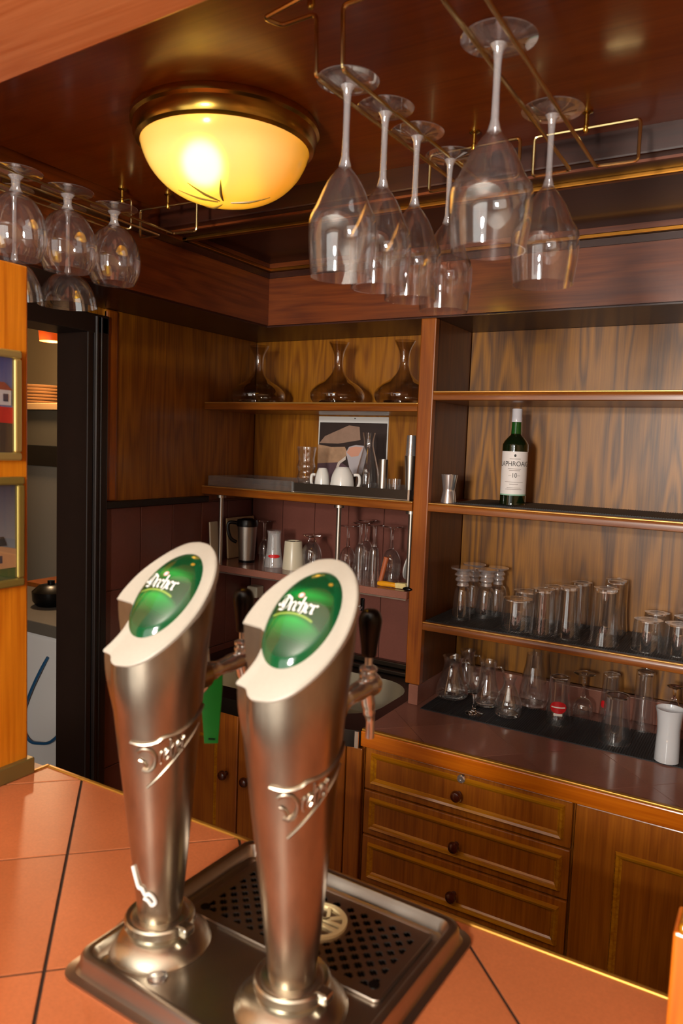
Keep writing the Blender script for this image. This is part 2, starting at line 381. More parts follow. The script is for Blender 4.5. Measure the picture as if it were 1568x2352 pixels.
wn = struct(MB().box(-1.97, -1.88, -2.44, -2.38, .1, 2.62).box(.38, .47, -2.44, -2.38, .1, 2.62).box(-1.88, .38, -2.44, -2.38, .1, .18).box(-1.88, .38, -2.44, -2.38, 2.54, 2.62).box(-.78, -.72, -2.44, -2.38, .18, 2.54).build('window_1', WHITE), 'tall white framed glazed doors in the rear wall', 'window')
boxo('pane', (-1.88, -.78, -2.42, -2.415, .18, 2.54), thin_glass('window_glass'), wn)
boxo('pane', (-.72, .38, -2.42, -2.415, .18, 2.54), MATS['window_glass'], wn)
struct(boxo('wall_room_side', (-3.2, -3.1, -2.5, .2, 0, 2.7), ROOMW), 'far side wall of the guest room', 'wall')
# partition at the end of the bar with its base strip
we = struct(boxo('wall_end', (-1.22, -1.062, .56, .793, 1.052, 1.885), W_PILLAR, bevel=.003), 'orange wooden end partition standing on the bar', 'partition')
MB().box(-1.225, -1.052, .555, .799, 1.0505, 1.078).build('base_strip', plain('olive_metal_strip', '#7d6a3a', .4, .5), we, bevel=.002)
# kitchen beyond the doorway
struct(boxo('wall_kitchen_back', (-4.5, -1.79, 3.1, 3.2, 0, 2.7), KITW), 'dim back wall of the kitchen', 'wall')
struct(boxo('wall_kitchen_far', (-4.5, -4.4, -.2, 3.1, 0, 2.7), KITW), 'far wall of the kitchen', 'wall')
struct(boxo('wall_kitchen_front', (-4.4, -1.79, -.3, -.2, 0, 2.7), KITW), 'front wall of the kitchen', 'wall')
struct(boxo('ceiling_kitchen', (-4.5, -1.79, -.3, 3.2, 2.5, 2.6), KITW), 'ceiling of the kitchen', 'ceiling')
# ================================================================== BAR COUNTER
bar = thing('bar_counter', 'bar counter topped with diagonal terracotta tiles and a gold edge', 'bar counter', (0, 0, 0))
boxo('worktop', (-1.3, .6, .20, .826, 1.0, 1.0487), GROUT, bar)
diag_tiles(bar, (-.805, .663), .2336, (-1.3, .6, .20, .8255), 1.0487, 1.05, TERRA, .0042)
boxo('edge_trim', (-1.055, .6, .826, .8325, 1.036, 1.0525), GOLDTRIM, bar, .0015)
boxo('edge_trim', (-1.062, -1.055, .79, .8325, 1.036, 1.0525), GOLDTRIM, bar, .0015)
boxo('body', (-1.05, .6, .32, .76, 0, 1.0), W_SINK, bar)
pst = thing('bar_post', 'short orange wooden post at the right end of the bar top', 'post', (-.02, .80, ZBAR))
MB().add([(-.041,-.03,0),(.05,-.03,0),(.05,.022,0),(-.041,.022,0),(-.041,-.03,.11),(.05,-.03,.11),(.05,.022,.11),(-.041,.022,.11)],
         [(0,3,2,1),(4,5,6,7),(0,1,5,4),(1,2,6,5),(2,3,7,6),(3,0,4,7)]).build('post_body', W_POST, pst, bevel=.003)
MB().box(-.036, .055, -.035, .026, .11, .122).build('cap', W_MOULD, pst, bevel=.004)
# ================================================================== SHELVING
def nose_shelf(parent, x0, x1, y0, y1, zt, th, name='shelf'):
    s = MB().box(x0, x1, y0+.006, y1, zt-th, zt).build(name, W_SHELF, parent)
    prof = [(y0+.006, zt-th), (y0, zt-th+.002), (y0-.001, zt-th*.5), (y0+.0005, zt-.0045), (y0+.0035, zt-.001), (y0+.006, zt)]
    m = MB(); n = len(prof)
    m.add([(x0, p[0], p[1]) for p in prof]+[(x1, p[0], p[1]) for p in prof], [(i, i+1, n+i+1, n+i) for i in range(n-1)]+[tuple(range(n)), tuple(range(2*n-1, n-1, -1))])
    m.build('nose_moulding', W_MOULD if name != 'shelf' else W_SHELF, s, True)
    MB().box(x0, x1, y0-.0015, y0+.008, zt-.0035, zt+.0006).build('painted_glint', SHELFGLINT, s, bevel=.0012)  # thin strip painting in the flash glint on the rounded nose
    return s
ru = thing('shelf_unit', 'tall open shelf unit with golden oak back, holding the whisky bottle', 'shelf unit', (-.884, 2.2, ZCT))
def setrel(o, t): o.location = Vector(o.location) - Vector(t.location)
parts = []
parts.append(boxo('back_panel', (-.862, 1.5, 2.216, 2.2385, .95, ZSOF-.0045), W_OAK, ru))
parts.append(boxo('side_panel', (-.904, -.864, YS+.022, 2.2155, .9405, ZSOF-.0045), W_INSHADE, ru))
parts.append(MB().box(-.907, -.861, YS-.002, YS+.022, .9405, ZSOF-.004).build('front_upright', W_DIV, ru, bevel=.003))
for zt in (1.779, 1.468, 1.127):
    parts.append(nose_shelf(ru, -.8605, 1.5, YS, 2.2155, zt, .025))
for o in parts: setrel(o, ru)
lu = thing('shelf_unit', 'corner shelf unit with three decanters over the sink', 'shelf unit', (-1.3, 2.2, 1.4))
parts = []
parts.append(boxo('back_panel', (-1.686, -.9075, 2.216, 2.2385, 1.426, ZSOF-.0045), W_OAKL, lu))
parts.append(boxo('side_panel', (-1.6995, -1.688, 1.515, 2.2155, 1.4335, ZSOF-.0045), W_OAKL, lu))
parts.append(MB().box(-1.6995, -1.681, 1.515, 1.555, 1.4335, ZSOF-.0045).build('edge_moulding', W_DIV, lu, bevel=.006))
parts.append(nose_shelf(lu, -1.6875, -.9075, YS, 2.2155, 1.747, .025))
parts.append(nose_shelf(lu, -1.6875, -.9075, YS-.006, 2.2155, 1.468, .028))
for o in parts: setrel(o, lu)
plinth = tag(boxo('tile_plinth', (-.894, -.864, 1.936, 2.2, ZCT+.0002, .940), BROWNT, bevel=.002), 'brown tiled plinth block under the upright between sink and counter', 'plinth')
boxo('back_plinth', (-.862, 1.5, 2.19, 2.2155, ZCT+.0002, .948), BROWNT, plinth, .002)
# hanging shelf below the tray shelf
hs_ = thing('hanging_shelf', 'brown shelf hung on steel poles above the sink', 'shelf', (-1.25, 2.07, 1.185))
ps = [MB().box(-1.6865, -.908, 1.925, 2.2145, 1.186, 1.209).build('board', BROWNT, hs_, bevel=.003),
      MB().box(-1.66, -.908, 1.921, 1.928, 1.184, 1.188).build('edge_strip', STEEL, hs_)]
for x in (-1.630, -1.168, -.925):
    ps.append(MB().tube([(x, 1.968, 1.209), (x, 1.968, 1.4395)], .0075, 12).lathe([(0, 1.43), (.016, 1.43), (.016, 1.4395), (0, 1.4395)], 14, (x, 1.968, 0)).build('pole', STEEL, hs_, True))
for o in ps: setrel(o, hs_)
# ================================================================== BACK COUNTER
wt = thing('worktop', 'brown tiled back worktop with wooden gold-lined front edge', 'worktop', (-.4, 1.9, .83))
ps = [boxo('base_board', (-.905, 1.5, 1.70, 2.2155, .835, .873), GROUTW, wt)]
before = set(bpy.data.objects)
diag_tiles(wt, (-.66, 1.925), .212, (-.904, 1.5, 1.695, 2.2155), .873, ZCT, BROWNT, .0015)
ps += [o for o in bpy.data.objects if o not in before]
ps.append(boxo('edge_board', (-.907, 1.5, 1.681, 1.699, .836, .8775), W_EDGE, wt, .003))
ps.append(boxo('gold_strip', (-.905, 1.5, 1.682, 1.695, .8775, .8835), GOLDTRIM, wt, .002))
for o in ps: setrel(o, wt)
def mould_rect(x0, x1, z0, z1, y, wdt=.012, dp=.007):
    m = MB()
    pr = [(0, 0), (.25*wdt, dp), (.6*wdt, dp*.75), (.75*wdt, dp*.35), (wdt, 0)]
    ring = []
    for a, d in pr: ring.append([(x0+a, y-d, z0+a), (x1-a, y-d, z0+a), (x1-a, y-d, z1-a), (x0+a, y-d, z1-a)])
    vs = [p for rg in ring for p in rg]; fs = []
    for i in range(len(pr)-1):
        for k in range(4): fs.append((i*4+k, i*4+(k+1) % 4, (i+1)*4+(k+1) % 4, (i+1)*4+k))
    return m.add(vs, fs)
def knob(parent, x, z, y, r=.0145):
    MB().lathe([(0, 0), (.007, 0), (.006, .008), (.010, .012), (r, .018), (r*1.02, .022), (r*.8, .028), (r*.4, .0305), (0, .031)], 20).xf(
        Matrix.Translation((x, y, z)) @ Matrix.Rotation(R(90), 4, 'X')).build('knob', KNOBW, parent, True)
YC = 1.700
dc = thing('drawer_cabinet', 'wooden base cabinet with three moulded drawers and dark round knobs', 'cabinet', (0, 0, 0))
boxo('body', (-.902, -.3565, YC+.012, 2.21, .05, .8345), W_CAB, dc)
for i, (z0, z1) in enumerate(((.7195, .832), (.596, .7155), (.462, .592))):
    d = MB().box(-.898, -.3595, YC-.004, YC+.0115, z0, z1).build('drawer', W_CAB, dc, bevel=.003)
    mould_rect(-.880, -.376, z0+.018, z1-.012 if i == 0 else z1-.017, YC-.0042, .016, .010).build('moulding', W_MOULD, d)
    knob(d, -.633, (.776, .646, .517)[i], YC-.004)
    if i == 0:
        MB().lathe([(0, 0), (.0105, 0), (.0105, .006), (.008, .0085), (.0025, .0085), (.0025, .007), (0, .007)], 18).xf(Matrix.Translation((-.6265, YC-.009, .819)) @ Matrix.Rotation(R(90), 4, 'X')).build('lock', CHROME, d, True)
boxo('plinth_panel', (-.898, -.3595, YC-.002, YC+.0115, .06, .457), W_CAB, dc, .003)
rc = thing('door_cabinet', 'wooden base cabinet with a tall moulded door right of the drawers', 'cabinet', (0, 0, 0))
boxo('body', (-.3545, .45, YC+.012, 2.21, .05, .8345), W_CAB, rc)
d = MB().box(-.3525, .20, YC-.006, YC+.0115, .06, .832).build('door', W_CAB, rc, bevel=.003)
mould_rect(-.262, .11, .15, .748, YC-.0062, .016, .009).build('moulding', W_MOULD, d)
knob(d, .17, .62, YC-.006)
MB().box(.205, .445, YC-.006, YC+.0115, .06, .832).build('stile', W_CAB, rc, bevel=.003)
# ---- sink cabinet and sink
sc = thing('sink_cabinet', 'wooden cabinet under the sink with paired doors and dark knobs', 'cabinet', (0, 0, 0))
MB().box(-1.686, -.908, YC+.012, YC+.03, .05, .825).box(-1.686, -1.67, YC+.03, 2.21, .05, .825).box(-.924, -.908, YC+.03, 2.21, .05, .825).box(-1.67, -.924, YC+.03, 2.21, .05, .07).build('body', W_SINK, sc)
for x0, x1, kx in ((-1.684, -1.3235, -1.362), (-1.3195, -.96, -1.282)):
    d = MB().box(x0, x1, YC-.004, YC+.0115, .06, .822).build('door', W_SINK, sc, bevel=.003)
    mould_rect(x0+.075, x1-.075, .15, .74, YC-.0042, .012, .007).build('moulding', W_MOULD, d)
    knob(d, kx, .638, YC-.004)
boxo('stile', (-.956, -.909, YC-.004, YC+.0115, .06, .822), W_SINK, sc, .003)
sk = thing('sink', 'dark steel sink worktop with a rounded basin beside the brown counter', 'sink', (0, 0, 0))
bx0, bx1, by0, by1 = -1.56, -.945, 1.755, 2.115
def rrect(x0, x1, y0, y1, r, n=6):
    o = []
    for cx, cy, a in ((x1-r, y1-r, 0), (x0+r, y1-r, 90), (x0+r, y0+r, 180), (x1-r, y0+r, 270)):
        for k in range(n+1):
            t = R(a+90*k/n); o.append((cx+r*math.cos(t), cy+r*math.sin(t)))
    return o
m = MB(); zt = .876
inner = rrect(bx0, bx1, by0, by1, .12, 8); nn = len(inner)
ox0, ox1, oy0, oy1 = -1.687, -.9085, 1.672, 2.2145
outer = []
for p in inner:
    c = ((bx0+bx1)/2, (by0+by1)/2); dx, dy = p[0]-c[0], p[1]-c[1]
    ts = []
    if dx > 1e-9: ts.append((ox1-c[0])/dx)
    if dx < -1e-9: ts.append((ox0-c[0])/dx)
    if dy > 1e-9: ts.append((oy1-c[1])/dy)
    if dy < -1e-9: ts.append((oy0-c[1])/dy)
    t = min(ts); outer.append((c[0]+dx*t, c[1]+dy*t))
rings = [[(p[0], p[1], .83) for p in outer], [(p[0], p[1], zt-.004) for p in outer], [(c0*.998+.002*p[0], c1*.998+.002*p[1], zt) for p, (c0, c1) in zip(inner, outer)],
         [(p[0], p[1], zt) for p in inner], [(p[0]*.99+(bx0+bx1)/2*.01, p[1]*.99+(by0+by1)/2*.01, zt-.008) for p in inner],
         [(p[0]*.93+(bx0+bx1)/2*.07, p[1]*.93+(by0+by1)/2*.07, zt-.12) for p in inner], [(p[0]*.7+(bx0+bx1)/2*.3, p[1]*.7+(by0+by1)/2*.3, zt-.145) for p in inner]]
vs = [p for r_ in rings for p in r_]; fs = []
for i in range(len(rings)-1):
    for k in range(nn): fs.append((i*nn+k, i*nn+(k+1) % nn, (i+1)*nn+(k+1) % nn, (i+1)*nn+k))
fs.append(tuple((len(rings)-1)*nn+k for k in range(nn)))
m.add(vs, fs); m.mi = [1 if i//nn >= 3 else 0 for i in range(len(fs))]; m.build('basin', [STEELD, plain('basin_steel', '#b9b09a', .42, .85)], sk, True)
MB().box(-1.687, -.9085, 2.165, 2.2145, .876, .892).box(-1.687, -.9085, 2.19, 2.2145, .892, .912).build('upstand', STEELD, sk, bevel=.004)
MB().box(-.919, -.9082, 1.6705, 1.6745, .832, .8765).build('end_clip', CHROME, sk)
# ================================================================== CEILING LAMP
lp = thing('ceiling_lamp', 'lit frosted glass ceiling lamp in a brass ring', 'ceiling lamp', (-.935, 1.118, 2.2))
MB().lathe([(0, 0), (.168, 0), (.172, -.006), (.172, -.014), (.167, -.018), (.166, -.034), (.162, -.042), (.154, -.046), (.150, -.043), (.150, -.01), (0, -.008)], 64).build('ring', BRASS, lp, True)
gm, nt, b = newmat('lamp_bowl_glass'); nt.nodes.remove(b)
tl_ = N(nt, 'ShaderNodeBsdfTranslucent'); tl_.inputs[0].default_value = (.95, .80, .36, 1)
df = N(nt, 'ShaderNodeBsdfDiffuse'); df.inputs[0].default_value = (.80, .70, .38, 1)
rf = N(nt, 'ShaderNodeBsdfRefraction'); rf.inputs['Roughness'].default_value = .55; rf.inputs['IOR'].default_value = 1.2; rf.inputs[0].default_value = (1, .86, .42, 1)
m1 = N(nt, 'ShaderNodeMixShader'); m1.inputs[0].default_value = .86; nt.links.new(tl_.outputs[0], m1.inputs[1]); nt.links.new(df.outputs[0], m1.inputs[2])
m2 = N(nt, 'ShaderNodeMixShader'); m2.inputs[0].default_value = .3; nt.links.new(m1.outputs[0], m2.inputs[1]); nt.links.new(rf.outputs[0], m2.inputs[2])
gs = N(nt, 'ShaderNodeBsdfGlossy'); gs.inputs['Roughness'].default_value = .15; fr = N(nt, 'ShaderNodeFresnel'); fr.inputs[0].default_value = 1.3
m3 = N(nt, 'ShaderNodeMixShader'); nt.links.new(fr.outputs[0], m3.inputs[0]); nt.links.new(m2.outputs[0], m3.inputs[1]); nt.links.new(gs.outputs[0], m3.inputs[2])
nt.links.new(m3.outputs[0], nt.nodes['Material Output'].inputs[0])
BOWL = [(.153, -.040), (.153, -.048), (.147, -.066), (.134, -.088), (.112, -.110), (.082, -.127), (.045, -.137), (0, -.140)]
bowl = MB().lathe(curve(BOWL, 5), 64).build('glass_bowl', gm, lp, True)
bulb = MB().ball((-.032, -.02, -.060), .032).build('bulb', plain('bulb_glow', '#ffffff', .5, emit='#ffd048', estr=100), lp, True)
leafm = plain('etched_leaf', '#8a7434', .4)
def bowl_z(r):
    for (r0, z0), (r1, z1) in zip(BOWL[:-1], BOWL[1:]):
        if r1 <= r <= r0: return z0+(z1-z0)*(r0-r)/(r0-r1)
    return -.14
for a in (-62, -95, -128, 150, 25):
    pts = []
    for k in range(7):
        rr = .012+.012*k; aa = R(a)+.02*k*(1 if a > -95 else -1); pts.append((rr*math.cos(aa), rr*math.sin(aa), bowl_z(rr)-.0008))
    MB().tube(pts, [.0006+.0022*math.sin(math.pi*min(1, k/6*.9+.1)) for k in range(7)], 6).build('etched_leaf', leafm, bowl, True)
# ================================================================== GLASS RACKS
ZR = 2.105
def rack(cx0, y0, cx1, y1, label, gap=.021, wing=.088, near=True):
    t = thing('glass_rack', label, 'glass rack', (cx1, y1, 2.2), 0, 'brass glass racks under the canopy')
    a = math.atan2(-(cx0-cx1), (y0-y1)) if False else 0
    L = Vector((cx0-cx1, y0-y1)); n = L.length; dy = L/n; dx = Vector((-dy.y, dy.x)); dx = dx if dx.x > 0 else -dx
    def P(u, v, z): q = dx*u+dy*v; return (q.x, q.y, z-2.2)
    for s in (-1, 1):
        path = [P(s*.004, -.004, 2.172), P(s*wing, -.004, 2.172), P(s*wing, -.004, ZR), P(s*gap, 0, ZR), P(s*gap, n, ZR), P(s*gap, n+.004, ZR+.078), P(s*(wing-.01), n+.004, ZR+.078), P(s*wing, n+.03, ZR+.078), P(s*.004, n+.045, ZR+.078)]
        rp = []
        for i, p in enumerate(path):
            if 0 < i < len(path)-1:
                p = Vector(p); a_ = (Vector(path[i-1])-p); b_ = (Vector(path[i+1])-p); d1_ = min(.008, a_.length*.4); d2_ = min(.008, b_.length*.4)
                q0 = p+a_.normalized()*d1_; q1 = p+b_.normalized()*d2_
                for k in range(5):
                    tt = k/4; rp.append(q0*(1-tt)**2+p*2*tt*(1-tt)+q1*tt*tt)
            else: rp.append(Vector(p))
        MB().tube(rp, .0031, 8).build('rod', BRASSWIRE, t, True)
    for v in (-.004, n+.045):
        q = P(0, v, 2.2)
        MB().lathe([(0, 0), (.010, 0), (.010, -.003), (.004, -.006), (.0035, -.022), (.005, -.024), (.005, -.033), (.003, -.036), (0, -.036)], 14, q).build('screw_post', BRASS, t, True)
    return t
rack(-.556, .87, -.537, 1.335, 'middle brass wire glass rack holding four wine glasses')
rack(-.338, .78, -.338, 1.34, 'right brass wire glass rack holding two wine glasses')
rack(-1.290, .62, -1.313, 1.36, 'left brass wire glass rack holding three snifters')
rack(-1.378, .76, -1.386, 1.285, 'leftmost narrow brass wire glass rack holding the wide coupes', .017, .030)
# ================================================================== HANGING GLASSES (foot on the rack, rim down)
def doubled(outer, t=.0012):
    inner = [(max(r-t, 0.0), z) for r, z in reversed(outer)]
    return outer+inner
def hung(name, label, cx, cy, H, Rb, kind, group, zoff=0):
    t = thing(name, label, 'wine glass' if kind == 'wine' else 'glass', (cx, cy, ZR+.003+zoff), 0, group)
    def foot(rr): MB().lathe([(0, 0), (rr, 0), (rr*1.01, .0007), (rr, .0014), (rr*.6, -.001), (.012, -.005), (.006, -.0065), (0, -.0065)], 40).build('foot', G_FOOT, t, True)
    if kind == 'wine':
        rf_ = Rb*.90; stem_end = -H*.42; foot(rf_)
        MB().lathe([(0, -.005), (.010, -.006), (.0058, -.014), (.0046, -.03), (.0043, stem_end*.6), (.0050, stem_end*.9), (.0085, stem_end-.002), (0, stem_end-.006)], 24).build('stem', G_STEM, t, True)
        prof = [(0.003, stem_end-.001), (Rb*.22, stem_end-.006), (Rb*.52, stem_end-.026), (Rb*.80, stem_end-.055), (Rb*.97, -H*.70), (Rb, -H*.78), (Rb*.97, -H*.88), (Rb*.89, -H)]
    elif kind == 'snifter':
        rf_ = Rb*.86; foot(rf_)
        MB().lathe([(0, -.005), (.014, -.007), (.0085, -.014), (.008, -.026), (.013, -.036), (0, -.039)], 24).build('stem', G_STEM, t, True)
        prof = [(0.004, -.036), (Rb*.30, -.039), (Rb*.62, -.052), (Rb*.86, -.074), (Rb*.985, -H*.63), (Rb, -H*.72), (Rb*.95, -H*.86), (Rb*.78, -H)]
    else:
        foot(.038)
        MB().lathe([(0, -.005), (.009, -.006), (.0048, -.016), (.0042, -H*.55), (.008, -H*.66), (0, -H*.68)], 24).build('stem', G_STEM, t, True)
        prof = [(0.003, -H*.655), (Rb*.25, -H*.665), (Rb*.6, -H*.72), (Rb*.85, -H*.83), (Rb*.96, -H*.93), (Rb, -H)]
    MB().lathe(doubled(curve(prof, 6)), 48, closed=True).build('bowl', G_WINE, t, True, angle=60)
    return t
gw = 'wine glasses hanging from the brass racks'
hung('wine_glass', 'foremost hanging wine glass of the middle rack, nearest the lamp', -.548, .905, .258, .047, 'wine', gw)
hung('wine_glass', 'second hanging wine glass of the middle rack, counted from the lamp', -.540, 1.000, .255, .046, 'wine', gw)
hung('wine_glass', 'third hanging wine glass of the middle rack, counted from the lamp', -.534, 1.096, .255, .046, 'wine', gw)
hung('wine_glass', 'rearmost hanging wine glass of the middle rack', -.524, 1.205, .255, .046, 'wine', gw)
hung('wine_glass', 'large hanging wine glass in front, alone on the near end of the right rack', -.334, .895, .246, .0505, 'wine', gw)
hung('wine_glass', 'hanging wine glass at the far end of the right rack', -.328, 1.110, .244, .0485, 'wine', gw)
gs_ = 'snifters hanging from the left rack'
hung('brandy_snifter', 'hanging brandy snifter cut by the left edge of the picture', -1.288, .935, .158, .0565, 'snifter', gs_)
hung('brandy_snifter', 'middle of the three hanging brandy snifters', -1.286, 1.052, .156, .0585, 'snifter', gs_)
hung('brandy_snifter', 'hanging brandy snifter closest to the ceiling lamp', -1.284, 1.172, .158, .0570, 'snifter', gs_)
for px_, lab_t, tp_ in ((33, 'hanging wide coupe behind the snifters, near the wooden partition', 683), (155, 'hanging wide coupe below the middle snifter', 703)):
    P = onX(px_, tp_, -1.382); hung('coupe_glass', lab_t, -1.382, P.y, ZR+.003-P.z, (62 if px_ < 100 else 66)*mpp(P), 'coupe', 'coupes hanging behind the snifters')
# ================================================================== DRIP TRAY
tr = thing('drip_tray', 'steel drip tray with perforated grid and cream round emblem', 'drip tray', (-.448, .655, ZBAR), R(-2.0))
def rring(x0, x1, y0, y1, r, z): return [(p[0], p[1], z) for p in rrect(x0, x1, y0, y1, r, 5)]
hw, hd_ = .160, .148
lv = [(hw+.012, hd_+.012, .022, 0), (hw+.012, hd_+.012, .022, .003), (hw+.004, hd_+.004, .02, .0045), (hw+.001, hd_+.001, .018, .008), (hw, hd_, .018, .018), (hw-.002, hd_-.002, .017, .0218), (hw-.006, hd_-.006, .015, .023), (hw-.010, hd_-.010, .014, .0218), (hw-.014, hd_-.014, .012, .0160), (hw-.016, hd_-.016, .011, .0080), (hw-.020, hd_-.020, .010, .0070)]
m = MB(); ringsv = [rring(-a, a, -b_, b_, r_, z) for a, b_, r_, z in lv]; nn = len(ringsv[0]); vs = [p for q in ringsv for p in q]; fs = []
for i in range(len(lv)-1):
    for k in range(nn): fs.append((i*nn+k, i*nn+(k+1) % nn, (i+1)*nn+(k+1) % nn, (i+1)*nn+k))
m.add(vs, fs)
pan = m.build('pan', TRAYST, tr, True)
GX0, GX1, GY0, GY1 = -.128, .132, -.006, .122   # opening for the grid
m = MB(); zz = .007; a, b_ = hw-.020, hd_-.020
m.box(-a, a, -b_, GY0, zz-.003, zz).box(-a, a, GY1, b_, zz-.003, zz).box(-a, GX0, GY0, GY1, zz-.003, zz).box(GX1, a, GY0, GY1, zz-.003, zz)
m.build('deck', TRAYST, tr)
boxo('sump', (GX0-.004, GX1+.004, GY0-.004, GY1+.004, .0005, .0016), plain('dark_sump', '#120d0a', .35, .6), tr)
# perforated grid with plus-shaped holes, staggered
st = .0024; nx = int((GX1-GX0)/st); ny = int((GY1-GY0)/st); pit = 8
ec = (.012, .064); ER = .034
holes = set()
for i in range(nx):
    for j in range(ny):
        ci = (i // (pit//2)); cj = (j // (pit//2))
        if (ci+cj) % 2 == 0: continue
        li, lj = i % (pit//2), j % (pit//2)
        x = GX0+(i+.5)*st; y = GY0+(j+.5)*st
        if (x-ec[0])**2+(y-ec[1])**2 < (ER+.004)**2: continue
        if i < 5 or j < 5 or i > nx-6 or j > ny-6: continue
        if (li in (1, 2)) or (lj in (1, 2)): holes.add((i, j))
m = MB(); idx = {}
def gv(i, j):
    if (i, j) not in idx: idx[(i, j)] = len(m.v); m.v.append((GX0+(GX1-GX0)*i/nx, GY0+(GY1-GY0)*j/ny, .0095))
    return idx[(i, j)]
for i in range(nx):
    for j in range(ny):
        if (i, j) in holes: continue
        m.f.append([gv(i, j), gv(i+1, j), gv(i+1, j+1), gv(i, j+1)]); m.mi.append(0)
grid = m.build('perforated_grid', TRAYST, tr)
sd = grid.modifiers.new('solid', 'SOLIDIFY'); sd.thickness = .0016; sd.offset = -1
MB().tube([p for p in rring(GX0-.001, GX1+.001, GY0-.001, GY1+.001, .006, .0088)], .0019, 8, closed=True).build('grid_rim', TRAYST, tr, True)
for hx, hy in ((-.115, .008), (.118, .012)):
    MB().lathe([(0, .0097), (.006, .0097), (.006, .0103), (0, .0103)], 18, (hx, hy, 0)).build('finger_hole', BLACKP, grid, True)
em = MB().lathe([(ER-.006, .0096), (ER, .0096), (ER, .0125), (ER-.006, .0125)], 44, (ec[0], ec[1], 0), closed=True).build('emblem', plain('cream_emblem', '#e6d3a0', .4), tr, True)
def ebar(p, q, wd=.0042):
    p = Vector(p); q = Vector(q); n_ = Vector((-(q-p).y, (q-p).x)).normalized()*wd/2
    MB().prism([tuple(Vector(ec)+x_) for x_ in (p-n_, q-n_, q+n_, p+n_)], .0098, .0122).build('emblem_bar', MATS['cream_emblem'], em)
for a0, a1 in (((-.020, .021), (.003, .004)), ((-.003, .028), (.008, .008)), ((.004, .005), (.028, .006)), ((.002, -.004), (.028, -.004)), ((.003, -.004), (.016, -.025)), ((-.004, 0), (-.028, .006)), ((-.004, -.004), (-.028, -.007)), ((-.002, -.004), (-.008, -.028)), ((-.022, -.019), (-.002, -.002)), ((.003, .004), (.020, .021))): ebar(a0, a1)
MB().lathe([(0, .007), (.011, .007), (.0105, .0088), (.007, .0100), (0, .0102)], 20, (-.075, -.108, 0)).build('cap_bolt', CHROME, tr, True)
# ================================================================== BEER TOWERS
SL = .975; CB = math.cos(math.atan(SL)); SB = math.sin(math.atan(SL)); VC = .0535; ZL = .333
def rcone(z): return .0255+.1*(z-.053)
OUT = [(-.0025, .1680), (.014, .1655), (.0290, .1550), (.0405, .1400), (.0490, .1200), (.0530, .0980), (.0530, .0770), (.0480, .0520), (.0390, .0310), (.0270, .0140), (.0130, .0042), (0, .0013)]
OUT2 = [(-.010, .0008), (-.0165, .0040), (-.0225, .0100), (-.0345, .0120)]
OUT3 = [(-.0300, .0240), (-.0270, .0400), (-.0285, .0570), (-.0335, .0680), (-.0395, .0735), (-.0460, .0745), (-.0640, .0760)]
OUT4 = [(-.0635, .0900), (-.0580, .1130), (-.0470, .1340), (-.0330, .1520), (-.0180, .1640), (-.0025, .1680)]
outline = curve(OUT, 6)[:-1]+curve([OUT[-1]]+OUT2, 5)[:-1]+curve([OUT2[-1]]+OUT3, 5)[:-1]+curve([OUT3[-1]]+OUT4, 6)[:-1]
def face_pt(u, v, h=0): return Vector((u, -VC+v*CB-h*SB, ZL+v*SB+h*CB))
LC = (0.0, .0925); LA, LB = .0377, .0580
def dome(u, v):
    q = 1-((u-LC[0])/LA)**2-((v-LC[1])/LB)**2
    return .0125*(max(q, 0)**.6)
# label print: dark green rim, brighter green field and glow bands, drawn in the label's own coordinates
lm, nt, b = newmat('green_label_print'); ln = nt.links.new
at = N(nt, 'ShaderNodeAttribute', attribute_name='lab'); sp = N(nt, 'ShaderNodeSeparateXYZ'); ln(at.outputs['Vector'], sp.inputs[0])
def mth(op, a_, b_=None, c_=None):
    n_ = N(nt, 'ShaderNodeMath', operation=op)
    for i, x_ in enumerate((a_, b_, c_)):
        if x_ is None: continue
        if isinstance(x_, (int, float)): n_.inputs[i].default_value = x_
        else: ln(x_, n_.inputs[i])
    return n_.outputs[0]
U, V = sp.outputs[0], sp.outputs[1]
rad = mth('SQRT', mth('ADD', mth('MULTIPLY', U, U), mth('MULTIPLY', V, V)))
arc = mth('SUBTRACT', V, mth('MULTIPLY_ADD', mth('MULTIPLY', mth('ADD', U, .12), mth('ADD', U, .12)), -.20, -.06))   # distance above the arc
below = mth('MULTIPLY', mth('SMOOTH_MIN', mth('MAXIMUM', mth('MULTIPLY', arc, -9), 0), 1, .2), mth('MAXIMUM', mth('MULTIPLY_ADD', arc, 1.9, .95), 0))
above = mth('MAXIMUM', mth('SUBTRACT', 1, mth('ABSOLUTE', mth('MULTIPLY', mth('SUBTRACT', V, .36), 5.5))), 0)
glow = mth('MULTIPLY', mth('MAXIMUM', below, mth('MULTIPLY', above, .8)), mth('MAXIMUM', mth('MULTIPLY_ADD', rad, -1.15, 1.15), 0))
rp = N(nt, 'ShaderNodeValToRGB'); e = rp.color_ramp.elements; e[0].color = lin('#083c1e'); e[1].color = lin('#17a042'); e[1].position = .85
ln(glow, rp.inputs[0])
line = mth('SUBTRACT', 1, mth('MINIMUM', mth('MULTIPLY', mth('ABSOLUTE', arc), 34), 1))
line = mth('MULTIPLY', line, mth('LESS_THAN', mth('ABSOLUTE', mth('ADD', U, .1)), .62))
mx = N(nt, 'ShaderNodeMix', data_type='RGBA'); ln(line, mx.inputs[0]); ln(rp.outputs[0], mx.inputs[6]); mx.inputs[7].default_value = lin('#93b04c')
edge = mth('GREATER_THAN', rad, .84); m2x = N(nt, 'ShaderNodeMix', data_type='RGBA'); ln(edge, m2x.inputs[0]); ln(mx.outputs[2], m2x.inputs[6]); m2x.inputs[7].default_value = lin('#0a4a28')
ln(m2x.outputs[2], b.inputs['Base Color']); b.inputs['Roughness'].default_value = .12; b.inputs['Coat Weight'].default_value = 1; b.inputs['Coat Roughness'].default_value = .04
